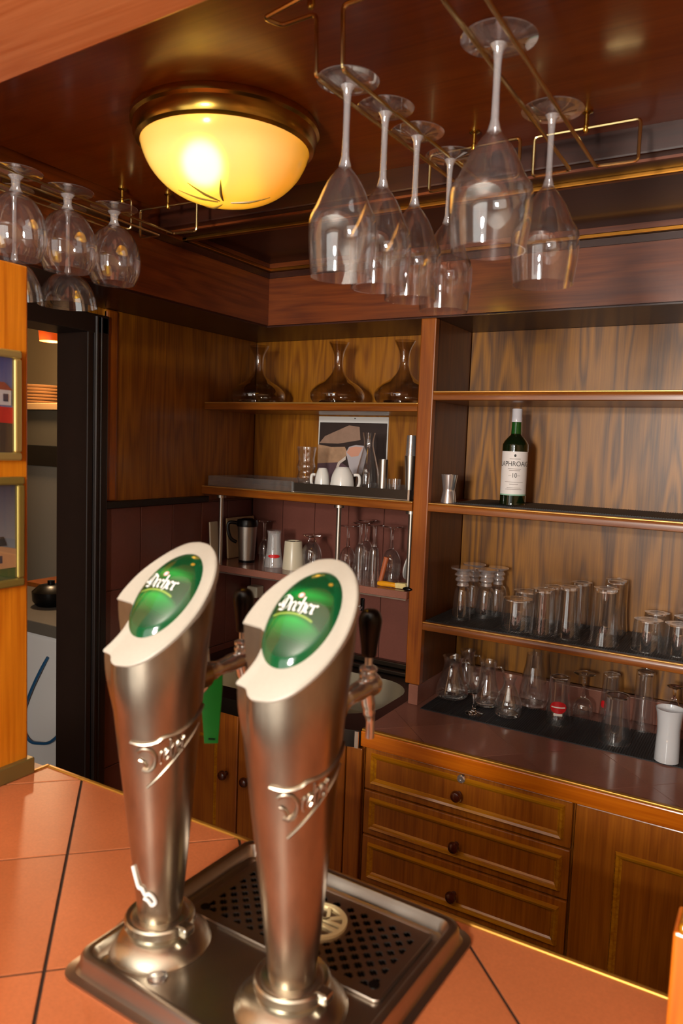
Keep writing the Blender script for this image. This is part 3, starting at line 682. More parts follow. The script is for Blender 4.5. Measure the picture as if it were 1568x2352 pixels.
LETW = plain('white_lettering', '#f2f2ee', .4); DOTM = plain('pink_crest', '#e8a0a0', .4); GOLDL = plain('gold_star', '#c9a23a', .3, .5)
GLY = {'D': (1.35, [[(.05,1.42),(.35,1.72),(.75,1.55),(1.15,1.2),(1.15,.5),(.75,.0),(.2,.08)], [(.55,1.5),(.3,1.1),(.34,.62),(.6,.3)], [(.1,.95),(-.1,.7),(.15,.45)], [(.62,1.5),(.66,.15)]]),
       'r': (.52, [[(0,.95),(.06,.85),(.06,.1),(.2,0)], [(.06,.75),(.26,1.0),(.42,.86)]]),
       'e': (.60, [[(.2,1.0),(.03,.8),(.03,.2),(.22,0),(.46,.18)], [(.2,1.0),(.44,.78),(.05,.5)]]),
       'h': (.66, [[(-.04,1.62),(.06,1.5),(.06,.1),(.16,0)], [(.06,.78),(.28,1.0),(.46,.8),(.46,.15),(.3,-.25)]])}
def word(txt):
    x = 0; strokes = []
    for ch in txt:
        wd, ss = GLY[ch]
        for s_ in ss: strokes.append([(x+p[0], p[1]) for p in s_])
        x += wd
    return x, strokes
WW, WS = word('Dreher')
NIB = Vector((math.cos(R(38)), math.sin(R(38))))*.115
def tower(cx, cy, label):
    t = thing('beer_tower', label, 'beer tower', (cx, cy, ZBAR+.0071), 0, 'pair of beer towers on the drip tray')
    dz = -.0071
    def lean(z): return .0090*(1-smooth01(z/.36))
    # body
    K = len(outline); m = MB(); LEVN = 34
    cols = []
    for (u, v) in outline:
        p = face_pt(u, v); a = math.atan2(p.y, p.x)
        notch = 1.0 if (-.041 < u < -.0255 and .014 < v < .0746) else 0.0
        cols.append((p, a, notch))
    rowsv = []
    for li in range(LEVN):
        row = []
        for p, a, nf in cols:
            zt_ = p.z; z0 = .030
            f = (li/(LEVN-1))**1.0; z = zt_+(z0-zt_)*f
            za = zt_*(1-nf)+.343*nf; zb_ = (zt_-.07)*(1-nf)+.334*nf
            s_ = smooth01((za-z)/(za-zb_)) if za > zb_ else 1
            r = rcone(z); cxp, cyp = r*math.cos(a), r*math.sin(a)
            row.append((p.x*(1-s_)+cxp*s_+lean(z)*s_, p.y*(1-s_)+cyp*s_, z+dz))
        rowsv.append(row)
    vs = [p for r_ in rowsv for p in r_]; fs = [(i*K+k, i*K+(k+1) % K, (i+1)*K+(k+1) % K, (i+1)*K+k) for i in range(LEVN-1) for k in range(K)]
    m.add(vs, fs); body = m.build('column', TOWER, t, True, angle=50)
    # face plate (cream) with a small lip
    m = MB(); c0 = face_pt(0, .085, .004)
    def off(u, v, h, k): return face_pt(u*k+0*(1-k), .085+(v-.085)*k, h)
    lay = [(1.0, -.006), (1.012, -.004), (1.012, .0015), (.985, .0030)]
    vs = []
    for k, h in lay: vs += [tuple(off(u, v, h, k)+Vector((0, 0, dz))) for u, v in outline]
    fs = [(i*K+k, i*K+(k+1) % K, (i+1)*K+(k+1) % K, (i+1)*K+k) for i in range(len(lay)-1) for k in range(K)]
    fs.append(tuple((len(lay)-1)*K+k for k in range(K)))
    m.add(vs, fs); plate = m.build('face_plate', WHITEP, t, True, angle=40)
    # green label dome
    m = MB(); NR, NS = 12, 56; lab = []
    for i in range(NR+1):
        q = i/NR
        for k in range(NS):
            a = 2*math.pi*k/NS; uu = LC[0]+LA*q*math.cos(a); vv = LC[1]+LB*q*math.sin(a)
            m.v.append(tuple(face_pt(uu, vv, .0030+dome(uu, vv))+Vector((0, 0, dz)))); lab.append((q*math.cos(a), q*math.sin(a), 0))
    for i in range(NR):
        for k in range(NS): m.f.append([i*NS+k, i*NS+(k+1) % NS, (i+1)*NS+(k+1) % NS, (i+1)*NS+k]); m.mi.append(0)
    lens = m.build('label_dome', lm, t, True)
    at_ = lens.data.attributes.new('lab', 'FLOAT_VECTOR', 'POINT')
    for i, q in enumerate(lab): at_.data[i].vector = q
    # lettering on the dome
    m = MB(); sc_ = .0450/WW; ox, oy = LC[0]-.0252, LC[1]-.0008
    for s_ in WS:
        s_ = curve(s_, 4)
        pts = []
        for p in s_:
            for sg in (-1, 1):
                q = Vector(p)+NIB*sg; uu = ox+q.x*sc_; vv = oy+q.y*sc_
                pts.append(tuple(face_pt(uu, vv, .0035+dome(uu, vv)+.0003)+Vector((0, 0, dz))))
        nq = len(s_)
        m.add(pts, [(2*i, 2*i+1, 2*i+3, 2*i+2) for i in range(nq-1)])
    m.build('lettering', LETW, lens)
    def disc(u, v, r, mat, nm, h=.0007):
        vs_ = [tuple(face_pt(u, v, .0035+dome(u, v)+h)+Vector((0, 0, dz)))]
        for k in range(16):
            a = 2*math.pi*k/16; uu, vv = u+r*math.cos(a), v+r*math.sin(a); vs_.append(tuple(face_pt(uu, vv, .0035+dome(uu, vv)+h)+Vector((0, 0, dz))))
        MB().add(vs_, [(0, 1+k, 1+(k+1) % 16) for k in range(16)]).build(nm, mat, lens)
    disc(LC[0]-.004, LC[1]+.0180, .0033, DOTM, 'crest'); disc(LC[0]-.004, LC[1]+.0180, .0018, LETW, 'crest', .0010)
    disc(LC[0]+.018, LC[1]+.0385, .0022, GOLDL, 'star')
    # embossed emblem on the column
    def cp(az, z, h=.0006): r = rcone(z)+h; return (r*math.cos(az)+lean(z), r*math.sin(az), z+dz)
    def tb(pl, r, n=5):
        MB().tube([cp(R(a), z) for a, z in curve(pl, n)], r, 8).build('embossed_emblem', TOWER, body, True)
    tb([(-84, .2510), (-65, .2500), (-48, .2530), (-38, .2580), (-20, .2605), (5, .2690), (30, .2800)], .0024)
    tb([(-63, .2020), (-48, .2130), (-30, .2270), (-8, .2440), (20, .2620)], .0015)
    tb([(-74, .2420), (-66, .2455), (-56, .2440), (-50, .2370), (-52, .2270), (-60, .2215), (-68, .2225)], .0024)
    tb([(-72, .2330), (-66, .2310), (-62, .2260)], .0020)
    for k, (gx, s_) in enumerate([(a0, s2) for a0 in (0,) for s2 in WS[4:]]):
        tb([(-62+(p[0])*13.0, .2275+p[1]*.0125+(p[0]-1)*.0052) for p in s_], .0016, 3)
    # base: collar and bell
    bx_ = lean(.02)
    MB().lathe([(0, .0320), (.0290, .0320), (.0325, .0305), (.0370, .0320), (.0390, .0300), (.0390, .0225), (.0368, .0212), (.0362, .0165), (.0380, .0155), (.0430, .0140), (.0510, .0090), (.0562, .0035), (.0578, .0012), (.0578, .0), (0, 0)][::-1], 48, (bx_, 0, 0)).build('base', COLLAR, t, True, angle=30)
    MB().box(bx_+.031, bx_+.047, -.010, .006, .021, .0325).build('collar_lug', COLLAR, t, bevel=.003)
    # tap on the staff side
    y0 = .052; zt_ = .290; TX = .007
    MB().lathe([(0, 0), (.0155, 0), (.0165, .004), (.0165, .030), (.013, .034), (.0, .034)], 24).xf(Matrix.Translation((TX, .038, zt_)) @ Matrix.Rotation(R(-90), 4, 'X')).build('tap_shank', COLLAR, t, True)
    tp = MB().tube(curve([(TX, .070, zt_), (TX, .09, zt_), (TX, .115, zt_+.001), (TX, .140, zt_+.002), (TX, .152, zt_+.002)], 4), [.0115]*4+[.0095]*4+[.0110]*4+[.0135]*4+[.0115], 18).ball((TX, .152, zt_+.002), .0115).build('tap_body', CHROME, t, True)
    sp_ = MB().tube(curve([(TX, .138, zt_-.004), (TX, .143, zt_-.020), (TX, .147, zt_-.034), (TX, .150, zt_-.042), (TX, .150, zt_-.062)], 5), [.0085]*6+[.0075]*4+[.0060]*3+[.0052]*8, 14).build('spout', CHROME, tp, True)
    MB().lathe([(0, .0), (.0065, 0), (.0085, .002), (.0105, .004), (.0105, .007), (.008, .009), (.0105, .011), (.0105, .014), (.008, .016), (.0045, .018), (.0045, .028), (.006, .029), (0, .029)], 20, (TX, .140, zt_+.009)).build('handle_collar', CHROME, tp, True)
    MB().lathe(curve([(.0, .0), (.0078, .0005), (.0092, .010), (.0112, .024), (.0132, .038), (.0130, .045), (.0102, .0515), (.0055, .0545), (0, .0552)], 4), 24, (TX, .140, zt_+.036)).build('handle', BLACKP, tp, True)
    # flow lever
    MB().tube(curve([(-.001, .078, zt_+.010), (-.016, .078, zt_+.017), (-.020, .079, zt_+.010), (-.014, .086, zt_-.006), (-.006, .092, zt_-.020), (-.012, .086, zt_-.032)], 5), [.0032]*10+[.0045]*8+[.0030]*8, 10).build('flow_lever', CHROME, tp, True)
    MB().tube([(0, .082, zt_+.008), (-.002, .082, zt_+.024)], .0032, 10).build('vent_pin', CHROME, tp, True)
    return t
tower(-.5775, .596, 'left beer tower with green oval Dreher label, green spatula beside its tap')
tower(-.3975, .596, 'right beer tower with green oval Dreher label, nearest the camera')
# dab of white tape residue on the left tower
z_ = .118
MB().tube([((rcone(z)+.0016)*math.cos(R(a))+.0085, (rcone(z)+.0016)*math.sin(R(a)), z-.0071) for a, z in curve([(-112, .104), (-103, .092), (-96, .083), (-86, .082), (-78, .076), (-70, .078), (-60, .074), (-56, .068), (-64, .065), (-72, .070), (-82, .072)], 5)], .0022, 8).build('tape_scrap', PAPER, None, True)
o = bpy.data.objects['tape_scrap']; o.location = (-.5775, .596, ZBAR+.0071); tag(o, 'crumpled scrap of white tape stuck low on the left tower', 'tape')
# green spatula hung on the left tap
P = onY(484, 1708, .735); k = mpp(P)
sp_ = thing('foam_spatula', 'green plastic foam spatula hanging behind the left tower', 'spatula', P, R(28))
gpl = [(-30*k, 168*k), (24*k, 172*k), (24*k, 130*k), (17*k, 2*k), (-15*k, 0)]
m = MB(); n5 = len(gpl)
m.add([(x, -.0015, z) for x, z in gpl]+[(x, .0015, z) for x, z in gpl], [tuple(range(n5)), tuple(range(2*n5-1, n5-1, -1))]+[(i, (i+1) % n5, n5+(i+1) % n5, n5+i) for i in range(n5)])
m.build('blade', GREENP, sp_, bevel=.0006)
boxo('slot', (-.003, .006, -.0022, -.0014, .006, .0080), BLACKP, sp_)
# ================================================================== MATS
def mat_ribbed(name, label, x0, x1, y0, y1, z, rib=.006):
    t = thing(name, label, 'mat', ((x0+x1)/2, (y0+y1)/2, z))
    hx, hy = (x1-x0)/2, (y1-y0)/2
    MB().box(-hx, hx, -hy, hy, 0, .0022).build('sheet', RUBBER, t)
    m = MB(); n = int((x1-x0)/rib)
    for k in range(n):
        xx = -hx+(k+.5)*rib; m.add([(xx-rib*.3, -hy, .0022), (xx+rib*.3, -hy, .0022), (xx+rib*.3, hy, .0022), (xx-rib*.3, hy, .0022), (xx, -hy, .0038), (xx, hy, .0038)], [(0, 4, 5, 3), (4, 1, 2, 5), (0, 1, 4), (2, 3, 5)])
    r_ = m.build('ribs', RUBBER, t); r_['kind'] = 'stuff'
    return t
mat_ribbed('bar_mat', 'black ribbed mat on the brown back counter', -.846, .45, 1.918, 2.115, ZCT+.0002)
mat_ribbed('shelf_mat', 'black ribbed mat on the shelf with the upturned tumblers', -.858, 1.0, 1.955, 2.205, 1.1272)
mat_ribbed('shelf_mat', 'black ribbed mat under the whisky bottle', -.80, 1.0, 1.985, 2.205, 1.4682)
Z2 = 1.4682+.0038; Z3 = 1.1272+.0038; Z1 = ZCT+.004
# ================================================================== GLASSWARE ON SHELVES
PROF = {   # outer profile, mouth up: (radius, height) as shares of max radius and height
 'tumbler': [(.0, 0), (.80, 0), (.86, .03), (.92, .4), (1, 1)],
 'highball': [(.0, 0), (.74, 0), (.80, .02), (.84, .3), (.92, .7), (1, 1)],
 'beer': [(.0, 0), (.70, 0), (.76, .02), (.78, .12), (.86, .5), (.97, .85), (1, 1)],
 'flared': [(0, 0), (.66, 0), (.72, .02), (.66, .15), (.72, .5), (.9, .85), (1, 1)],
 'square': [(0, 0), (.74, 0), (.82, .03), (.84, .5), (.9, .8), (1, 1)],
 'carafe': [(0, 0), (.78, 0), (.95, .06), (1, .2), (.92, .38), (.62, .62), (.42, .78), (.42, .88), (.55, 1)],
 'jug': [(0, 0), (.82, 0), (.97, .05), (1, .14), (.9, .32), (.64, .62), (.54, .8), (.58, .92), (.66, 1)],
 'decanter': [(0, 0), (.70, 0), (.90, .04), (1, .13), (.96, .22), (.78, .31), (.50, .39), (.29, .48), (.19, .58), (.165, .70), (.21, .85), (.38, 1)],
 'vase': [(0, 0), (.80, 0), (1, .12), (1, .3), (.80, .6), (.66, .8), (.60, 1)],
 'wavy': [(0, 0), (.86, 0), (.96, .06), (.82, .18), (.96, .30), (.82, .42), (.96, .54), (.84, .68), (.90, .82), (1, .95), (1, 1)],
 'frosted': [(0, 0), (.78, 0), (.86, .03), (.84, .3), (.80, .6), (.88, .85), (1, 1)],
}
def glass_parts(t, kind, H, Rm, inverted=False, mat=None, thick=.0016, basefrac=.07, seg=32):
    mat = mat or G_THIN
    pr = curve([(r*Rm, z*H) for r, z in PROF[kind]], 5)
    pr = [(max(r, 0), z) for r, z in pr]
    body = [p for p in pr if p[0] > .3*Rm*0+1e-5 or True]
    floor_z = H*basefrac
    inner = [(max(r-thick, 0), z) for r, z in reversed(pr) if z > floor_z]
    inner.append((inner[-1][0], floor_z)); inner.append((0, floor_z))
    fl = (lambda q: [(r, H-z) for r, z in q]) if inverted else (lambda q: q)
    side = [p for p in pr if p[1] > 1e-4 or p[0] > .5*Rm*PROF[kind][1][0]]
    bo = MB().lathe(fl(side+inner[:-1]), seg).build('bowl', mat, t, True, angle=50)
    rb = PROF[kind][1][0]*Rm
    MB().lathe(fl([(0, 0.0005), (rb*.94, .0005), (rb*.99-thick, H*basefrac*.3), (rb*.99-thick*1.5, floor_z*.98), (0, floor_z*.98)]), seg).build('base', G_SOLID, t, True)
    return bo
def site(cx, base, w, z, Y=None):
    if Y is None:
        P = onZ(cx, base, z); r = w/2*mpp(P); d = Vector((P.x, P.y, 0)).normalized(); P = P+d*r*.92
    else: P = onY(cx, base, Y)
    P.z = z; return P, w/2*mpp(P)
def glass(kind, name, label, cx, base, top, wpx, z, Y=None, inv=False, mat=None, cat='glass', group=None, handle=False, ymin=None, ymax=None):
    P, r = site(cx, base, wpx, z, Y)
    if ymax and P.y > ymax: q = onY(cx, base, ymax); P = Vector((q.x, ymax, z)); r = wpx/2*mpp(P)
    H = onY(cx, top, P.y).z - z
    t = thing(name, label, cat, P, 0, group)
    glass_parts(t, kind, H, r, inv, mat)
    if handle:
        MB().tube(curve([(r*.60, 0, H*.88), (r*1.0, 0, H*.90), (r*1.25, 0, H*.70), (r*1.2, 0, H*.45), (r*.85, 0, H*.33)], 5), .0035, 8).build('handle', G_THIN, t, True)
    return t, H, r
def stemmed(name, label, cx, base, top, wb, wf, z, Y=None, inv=False, cat='glass', group=None, stem=.35, ymax=None, bowl='round', mat=None, chunky=False):
    """stem glass; wb bowl width px, wf foot width px; inv = standing on its rim"""
    P, rb = site(cx, base, wb if inv else wf, z, Y)
    if ymax and P.y > ymax: q = onY(cx, base, ymax); P = Vector((q.x, ymax, z))
    H = onY(cx, top, P.y).z-z; rb = wb/2*mpp(P); rf_ = wf/2*mpp(P)
    t = thing(name, label, cat, P, 0, group)
    fl = (lambda q: [(r, H-zz) for r, zz in q]) if inv else (lambda q: q)
    hs = H*stem
    MB().lathe(fl([(0, 0), (rf_*.96, 0), (rf_, .002), (rf_*.97, .005), (rf_*.62, .008), (rf_*.5, hs*.26), (rf_*.66, hs*.34), (rf_*.68, hs*.42), (rf_*.46, hs*.5), (rf_*.58, hs*.6), (rf_*.60, hs*.7), (rf_*.42, hs*.82), (rf_*.5, hs*.98), (0, hs+.002)] if chunky else [(0, 0), (rf_, 0), (rf_, .0015), (rf_*.6, .003), (rb*.18+.002, .007), (.0045, .014), (.0042, hs*.7), (.007, hs), (0, hs+.002)] if hs > .03 else
        [(0, 0), (rf_, 0), (rf_, .003), (rf_*.6, .006), (.011, .010), (.010, hs*.7), (.016, hs), (0, hs+.002)]), 32).build('stem_and_foot', G_STEM if chunky else G_SOLID, t, True)
    sh = {'round': [(.1, 0), (.5, .06), (.85, .25), (1, .5), (.96, .75), (.86, 1)], 'coupe': [(.1, 0), (.5, .15), (.85, .5), (1, 1)], 'straight': [(.15, 0), (.62, .05), (.82, .22), (.92, .6), (1, 1)]}[bowl]
    pr = curve([(r*rb, hs+zz*(H-hs)) for r, zz in sh], 5)
    MB().lathe(fl(pr+[(max(r-.0013, 0), zz) for r, zz in reversed(pr)]), 32, closed=True).build('bowl', mat or G_THIN, t, True, angle=60)
    return t
YMX = 2.15
g3 = 'upturned glasses on the third shelf'
stemmed('ice_cream_goblet', 'upturned thick-footed goblet nearest the upright on the matted shelf', 1058, 1425, 1302, 44, 58, Z3, None, True, group=g3, stem=.36, bowl='straight', chunky=True)
stemmed('ice_cream_goblet', 'upturned thick-footed goblet standing behind the first goblet, against the upright', 1084, 1405, 1294, 46, 52, Z3, 2.15, True, group=g3, stem=.36, bowl='straight', chunky=True)
stemmed('ice_cream_goblet', 'upturned thick-footed goblet next to the low tumblers, front row', 1112, 1421, 1306, 46, 52, Z3, None, True, group=g3, stem=.36, bowl='straight', chunky=True)
stemmed('ice_cream_goblet', 'upturned thick-footed goblet next to the low tumblers, back row', 1139, 1408, 1302, 48, 46, Z3, 2.155, True, group=g3, stem=.36, bowl='straight', chunky=True)
glass('tumbler', 'tumbler', 'low upturned tumbler beside the goblets, front one', 1185, 1452, 1374, 76, Z3, inv=True, group=g3, ymax=YMX)
glass('tumbler', 'tumbler', 'low upturned tumbler beside the goblets, back one', 1207, 1425, 1356, 68, Z3, 2.16, inv=True, group=g3)
glass('highball', 'highball_glass', 'upturned dark-bottomed highball glass right of the low tumblers, front one', 1243, 1461, 1352, 60, Z3, inv=True, group=g3)
glass('highball', 'highball_glass', 'upturned highball glass right of the low tumblers, back one', 1268, 1440, 1345, 56, Z3, 2.165, inv=True, group=g3)
glass('beer', 'beer_glass', 'tapering upturned glass at the middle of the matted shelf, front one', 1300, 1470, 1346, 60, Z3, inv=True, group=g3)
glass('beer', 'beer_glass', 'tapering upturned glass at the middle of the matted shelf, back one', 1330, 1445, 1336, 58, Z3, 2.165, inv=True, group=g3)
glass('square', 'long_drink_glass', 'tall faceted upturned glass, front one of two', 1384, 1485, 1350, 70, Z3, inv=True, group=g3)
glass('square', 'long_drink_glass', 'tall faceted upturned glass, back one of two', 1408, 1460, 1331, 60, Z3, 2.16, inv=True, group=g3)
glass('tumbler', 'tumbler', 'low thick-bottomed upturned tumbler right of the tall faceted glasses, front one', 1484, 1500, 1422, 72, Z3, inv=True, group=g3)
glass('tumbler', 'tumbler', 'low thick-bottomed upturned tumbler right of the tall faceted glasses, back one', 1504, 1478, 1406, 62, Z3, 2.165, inv=True, group=g3)
glass('tumbler', 'tumbler', 'low upturned tumbler cut by the right edge of the picture, front one', 1555, 1510, 1432, 72, Z3, inv=True, group=g3)
glass('tumbler', 'tumbler', 'low upturned tumbler cut by the right edge of the picture, back one', 1572, 1490, 1416, 62, Z3, 2.165, inv=True, group=g3)
gc = 'glassware on the black counter mat'
glass('jug', 'glass_jug', 'squat glass jug at the left end of the counter, front one', 1036, 1610, 1506, 74, Z1, handle=True, group=gc, cat='jug')
glass('jug', 'glass_jug', 'glass jug behind the front jug, by the upright', 1070, 1580, 1492, 56, Z1, 2.148, handle=True, group=gc, cat='jug')
glass('jug', 'glass_jug', 'glass jug between the wide coupe and the tall carafe', 1116, 1627, 1517, 62, Z1, handle=True, group=gc, cat='jug')
stemmed('coupe_glass', 'short stemmed wide coupe standing in front of the jugs', 1087, 1645, 1536, 52, 40, Z1, group=gc, stem=.45, bowl='coupe')
glass('carafe', 'small_carafe', 'small fluted pear-shaped carafe in front of the jugs', 1165, 1652, 1552, 62, Z1, group=gc, cat='carafe')
glass('vase', 'tall_carafe', 'tall bulbous glass carafe behind the small pear-shaped one', 1222, 1622, 1500, 64, Z1, group=gc, cat='carafe', ymax=2.13)
t, H, r = glass('beer', 'beer_glass', 'upturned beer glass with a red round logo', 1279, 1668, 1552, 58, Z1, inv=True, group=gc)
REDM = plain('red_print', '#c8141c', .35)
def wrap_patch(t, r, z0, z1, a0, a1, mat, name, h=.0004, n=10, ell=False, rf_=None):
    m = MB(); c = 8
    for i in range(n+1):
        for j in range(c+1):
            a = a0+(a1-a0)*i/n
            k = math.sqrt(max(0, 1-(2*i/n-1)**2)) if ell else 1
            z = (z0+z1)/2+(z1-z0)/2*(2*j/c-1)*k
            rr = (rf_(z) if rf_ else r)+h; m.v.append((rr*math.cos(a), rr*math.sin(a), z))
    for i in range(n):
        for j in range(c): m.f.append([i*(c+1)+j, (i+1)*(c+1)+j, (i+1)*(c+1)+j+1, i*(c+1)+j+1]); m.mi.append(0)
    return m.build(name, mat, t, True)
def facing(t): return math.atan2(CAM.y-t.location.y, CAM.x-t.location.x)
def beer_r(Rm, H): 
    P_ = PROF['beer']
    def f(z):
        q = 1-z/H
        for (r0, z0), (r1, z1) in zip(P_[1:-1], P_[2:]):
            if z0 <= q <= z1: return Rm*(r0+(r1-r0)*(q-z0)/(z1-z0+1e-9))
        return Rm
    return f
fa = facing(t); wrap_patch(t, r, H*.27, H*.52, fa-.75, fa+.75, REDM, 'logo', .0006, 12, True, beer_r(r, H))
wrap_patch(t, r, H*.385, H*.41, fa-.6, fa+.6, LETW, 'logo_band', .0010, 8, False, beer_r(r, H))
wrap_patch(t, r, H*.22, H*.27, fa-.35, fa+.35, LETW, 'logo_band', .0008, 8, False, beer_r(r, H))
stemmed('liqueur_glass', 'small stemmed glass upturned beside the red logo glass', 1336, 1640, 1545, 48, 48, Z1, 2.12, True, group=gc, stem=.55)
t, H, r = glass('beer', 'beer_glass', 'upturned beer glass with a small red mark, behind the stemmed glass', 1400, 1620, 1546, 48, Z1, 2.14, inv=True, group=gc)
fa = facing(t); wrap_patch(t, r, H*.30, H*.45, fa-1.1, fa-.35, REDM, 'logo', .0006, 8, True, beer_r(r, H))
glass('beer', 'beer_glass', 'plain upturned beer glass with dark bottom standing forward on the counter mat', 1410, 1713, 1594, 70, Z1, inv=True, group=gc)
glass('highball', 'highball_glass', 'tall thin upturned glass at the back of the counter mat', 1474, 1666, 1540, 50, Z1, inv=True, group=gc, ymax=2.13)
glass('frosted', 'frosted_glass', 'frosted white tall glass at the front edge of the mat', 1529, 1756, 1625, 62, Z1, mat=G_FROST, group=gc)
stemmed('shot_glass', 'small clear stemmed glass behind the frosted white one', 1542, 1680, 1575, 40, 34, Z1, 2.08, True, group=gc, stem=.25)
# ------------------------------------------------------------------ whisky bottle
P = onY(1176, 1155, 2.075); H = onY(1185, 939, 2.075).z-Z2; rb = 58/2*mpp(P)
wb_ = thing('whisky_bottle', 'dark green whisky bottle with white label and white cap', 'bottle', (P.x, 2.075, Z2))
GBOT, nt, b = newmat('bottle_glass'); b.inputs['Base Color'].default_value = lin('#0c1a0a'); b.inputs['Roughness'].default_value = .05; b.inputs['Coat Weight'].default_value = .6
tg, nt, b = newmat('neck_green_glass'); b.inputs['Base Color'].default_value = lin('#1c5a20'); b.inputs['Roughness'].default_value = .06; b.inputs['Transmission Weight'].default_value = .35
MB().lathe(curve([(0, 0), (rb*.93, 0), (rb, .006), (rb, H*.3), (rb, H*.59), (rb*.93, H*.645), (rb*.66, H*.695), (rb*.44, H*.725), (rb*.40, H*.74)], 5), 40).build('body', GBOT, wb_, True, angle=60)
MB().lathe([(rb*.40, H*.74), (rb*.375, H*.80), (rb*.36, H*.865), (rb*.30, H*.866)], 32).build('neck', tg, wb_, True)
MB().lathe([(rb*.40, H*.862), (rb*.405, H*.865), (rb*.405, H*.91), (rb*.395, H*.912), (rb*.395, H*.995), (rb*.37, H), (0, H)], 32).build('cap', plain('cap_white', '#c9c6cc', .3), wb_, True)
fa = facing(wb_)+.03; LABM = plain('label_paper', '#e6dfdb', .55, noise=.04, nscale=200)
lab_ = wrap_patch(wb_, rb, H*.105, H*.555, fa-1.35, fa+1.35, LABM, 'label', .0004, 24)
wrap_patch(wb_, rb, H*.098, H*.112, fa-1.35, fa+1.35, plain('label_edge_green', '#8fb8a0', .5), 'label_edge', .0006, 24)
INK = plain('label_ink', '#2a2622', .6)
def wrap_text(t, txt, r, zc, size, fa, sx=1.0, mat=INK, h=.0008):
    vs, fs = text_geo(txt, size)
    MB().add([((r+h)*math.cos(fa+x*sx/r), (r+h)*math.sin(fa+x*sx/r), zc+y) for x, y, _ in vs], fs).build('lettering', mat, t)
wrap_text(lab_, 'LAPHROAIG', rb, H*.425, H*.074, fa-.03, .84)
wrap_text(lab_, '10', rb, H*.305, H*.070, fa, .8)
def ink_bar(zf, wd, hgt=.0012, dx=0): wrap_patch(lab_, rb, H*zf-hgt/2, H*zf+hgt/2, fa+(dx-wd/2)/rb, fa+(dx+wd/2)/rb, INKL, 'print_line', .0008, 8)
INKL = plain('label_ink_light', '#9a908a', .6)
for zf, wd, hg in ((.478, .030, .0014), (.375, .036, .0014), (.358, .030, .0014), (.238, .052, .0011), (.215, .024, .0016), (.178, .038, .0012), (.162, .046, .0012)): ink_bar(zf, wd, hg)
ink_bar(.305, .008, .0011, -.012); ink_bar(.305, .008, .0011, .012)
wrap_patch(lab_, rb, H*.497, H*.528, fa-.085, fa+.085, INK, 'crest', .0008, 6, True)
# ------------------------------------------------------------------ jigger
P = onY(1029, 1155, 2.0); rj = 38/2*mpp(P); Hj = onY(1029, 1090, 2.0).z-1.4685
jg = tag(MB().lathe([(0, .001), (rj*.95, 0), (rj*.9, Hj*.1), (rj*.74, Hj*.40), (rj*.70, Hj*.44), (rj*.74, Hj*.50), (rj, Hj), (rj*.96, Hj), (rj*.5, Hj*.52), (0, Hj*.5)], 28, (P.x, 2.0, 1.4685)).build('jigger', CHROME, None, True), 'steel double jigger at the left end of the whisky shelf', 'jigger')
# ------------------------------------------------------------------ decanters
for cx, lab_t in ((592, 'leftmost of the three smoky wine decanters'), (774, 'middle of the three smoky wine decanters'), (924, 'smoky wine decanter beside the upright')):
    glass('decanter', 'wine_decanter', lab_t, cx, 925, 783 if cx > 900 else (795 if cx < 600 else 787), 126 if cx < 900 else 132, 1.7475, 2.075, mat=G_SMOKE, cat='decanter', group='decanters on the top corner shelf')
# ------------------------------------------------------------------ acrylic tray and its things
ZT = 1.4685
tb_ = thing('acrylic_tray', 'long clear tray with low sides on the corner shelf', 'tray', (-1.30, 2.055, ZT))
MB().box(-.375, .375, -.105, .105, 0, .003).build('base', STEEL, tb_)
for i, bx in enumerate(((-.375, -.03, -.105, -.102, .003, .034), (-.028, .375, -.105, -.102, .003, .030), (-.375, .375, .102, .105, .003, .034), (-.375, -.372, -.102, .102, .003, .034), (.372, .375, -.102, .102, .003, .030), (-.0305, -.0275, -.102, .102, .003, .03))):
    boxo('side', bx, ACRYL if i != 1 else plain('dark_tray_side', '#3a322c', .25, .3), tb_)
for x in (-.029, .3735): boxo('edge_post', (x-.003, x+.003, -.108, -.104, 0, .032), CHROME, tb_)
ZT += .003
glass('wavy', 'wavy_vase', 'clear wavy-sided glass on the tray', 702, 1108, 1026, 44, ZT, 2.04, mat=G_THIN, cat='glass')
def cup(label, cx, top, wpx, Y, flip):
    P = onY(cx, 1100, Y); r = wpx/2*mpp(P); H = onY(cx, top, Y).z-ZT
    t = thing('coffee_cup', label, 'cup', (P.x, Y, ZT), 0, 'upturned white cups on the tray')
    MB().lathe(curve([(r*.98, 0), (r, H*.1), (r*.97, H*.4), (r*.85, H*.7), (r*.62, H*.93), (r*.55, H*.97)], 4)+[(r*.52, H), (r*.42, H), (r*.42, H*.96), (0, H*.96)], 32).build('bowl', WHITE, t, True)
    a = facing(t)+(1.5 if flip < 0 else -1.5); a = facing(t)-1.45*flip
    q = [(r*.93, H*.72), (r*1.35, H*.70), (r*1.42, H*.42), (r*1.2, H*.22), (r*.98, H*.2)]
    MB().tube([(x*math.cos(a), x*math.sin(a), z) for x, z in curve(q, 5)], .0045, 10).build('handle', WHITE, t, True)
cup('small upturned white cup with its handle to the left', 740, 1075, 36, 2.01, 1)
cup('larger upturned white cup with its handle to the right', 786, 1073, 56, 1.995, -1)
glass('carafe', 'glass_carafe', 'clear lidded carafe in front of the calendar', 843, 1112, 994, 54, ZT, 2.06, cat='carafe')
P = onY(878, 1120, 1.99); rs = 10.5*mpp(P)
tag(MB().lathe([(0, 0), (rs, 0), (rs, onY(878, 1055, 1.99).z-ZT), (rs*.92, onY(878, 1055, 1.99).z-ZT), (rs*.92, .01), (0, .01)], 24, (P.x, 1.99, ZT)).build('steel_beaker', STEEL, None, True), 'narrow steel beaker right of the carafe', 'beaker')
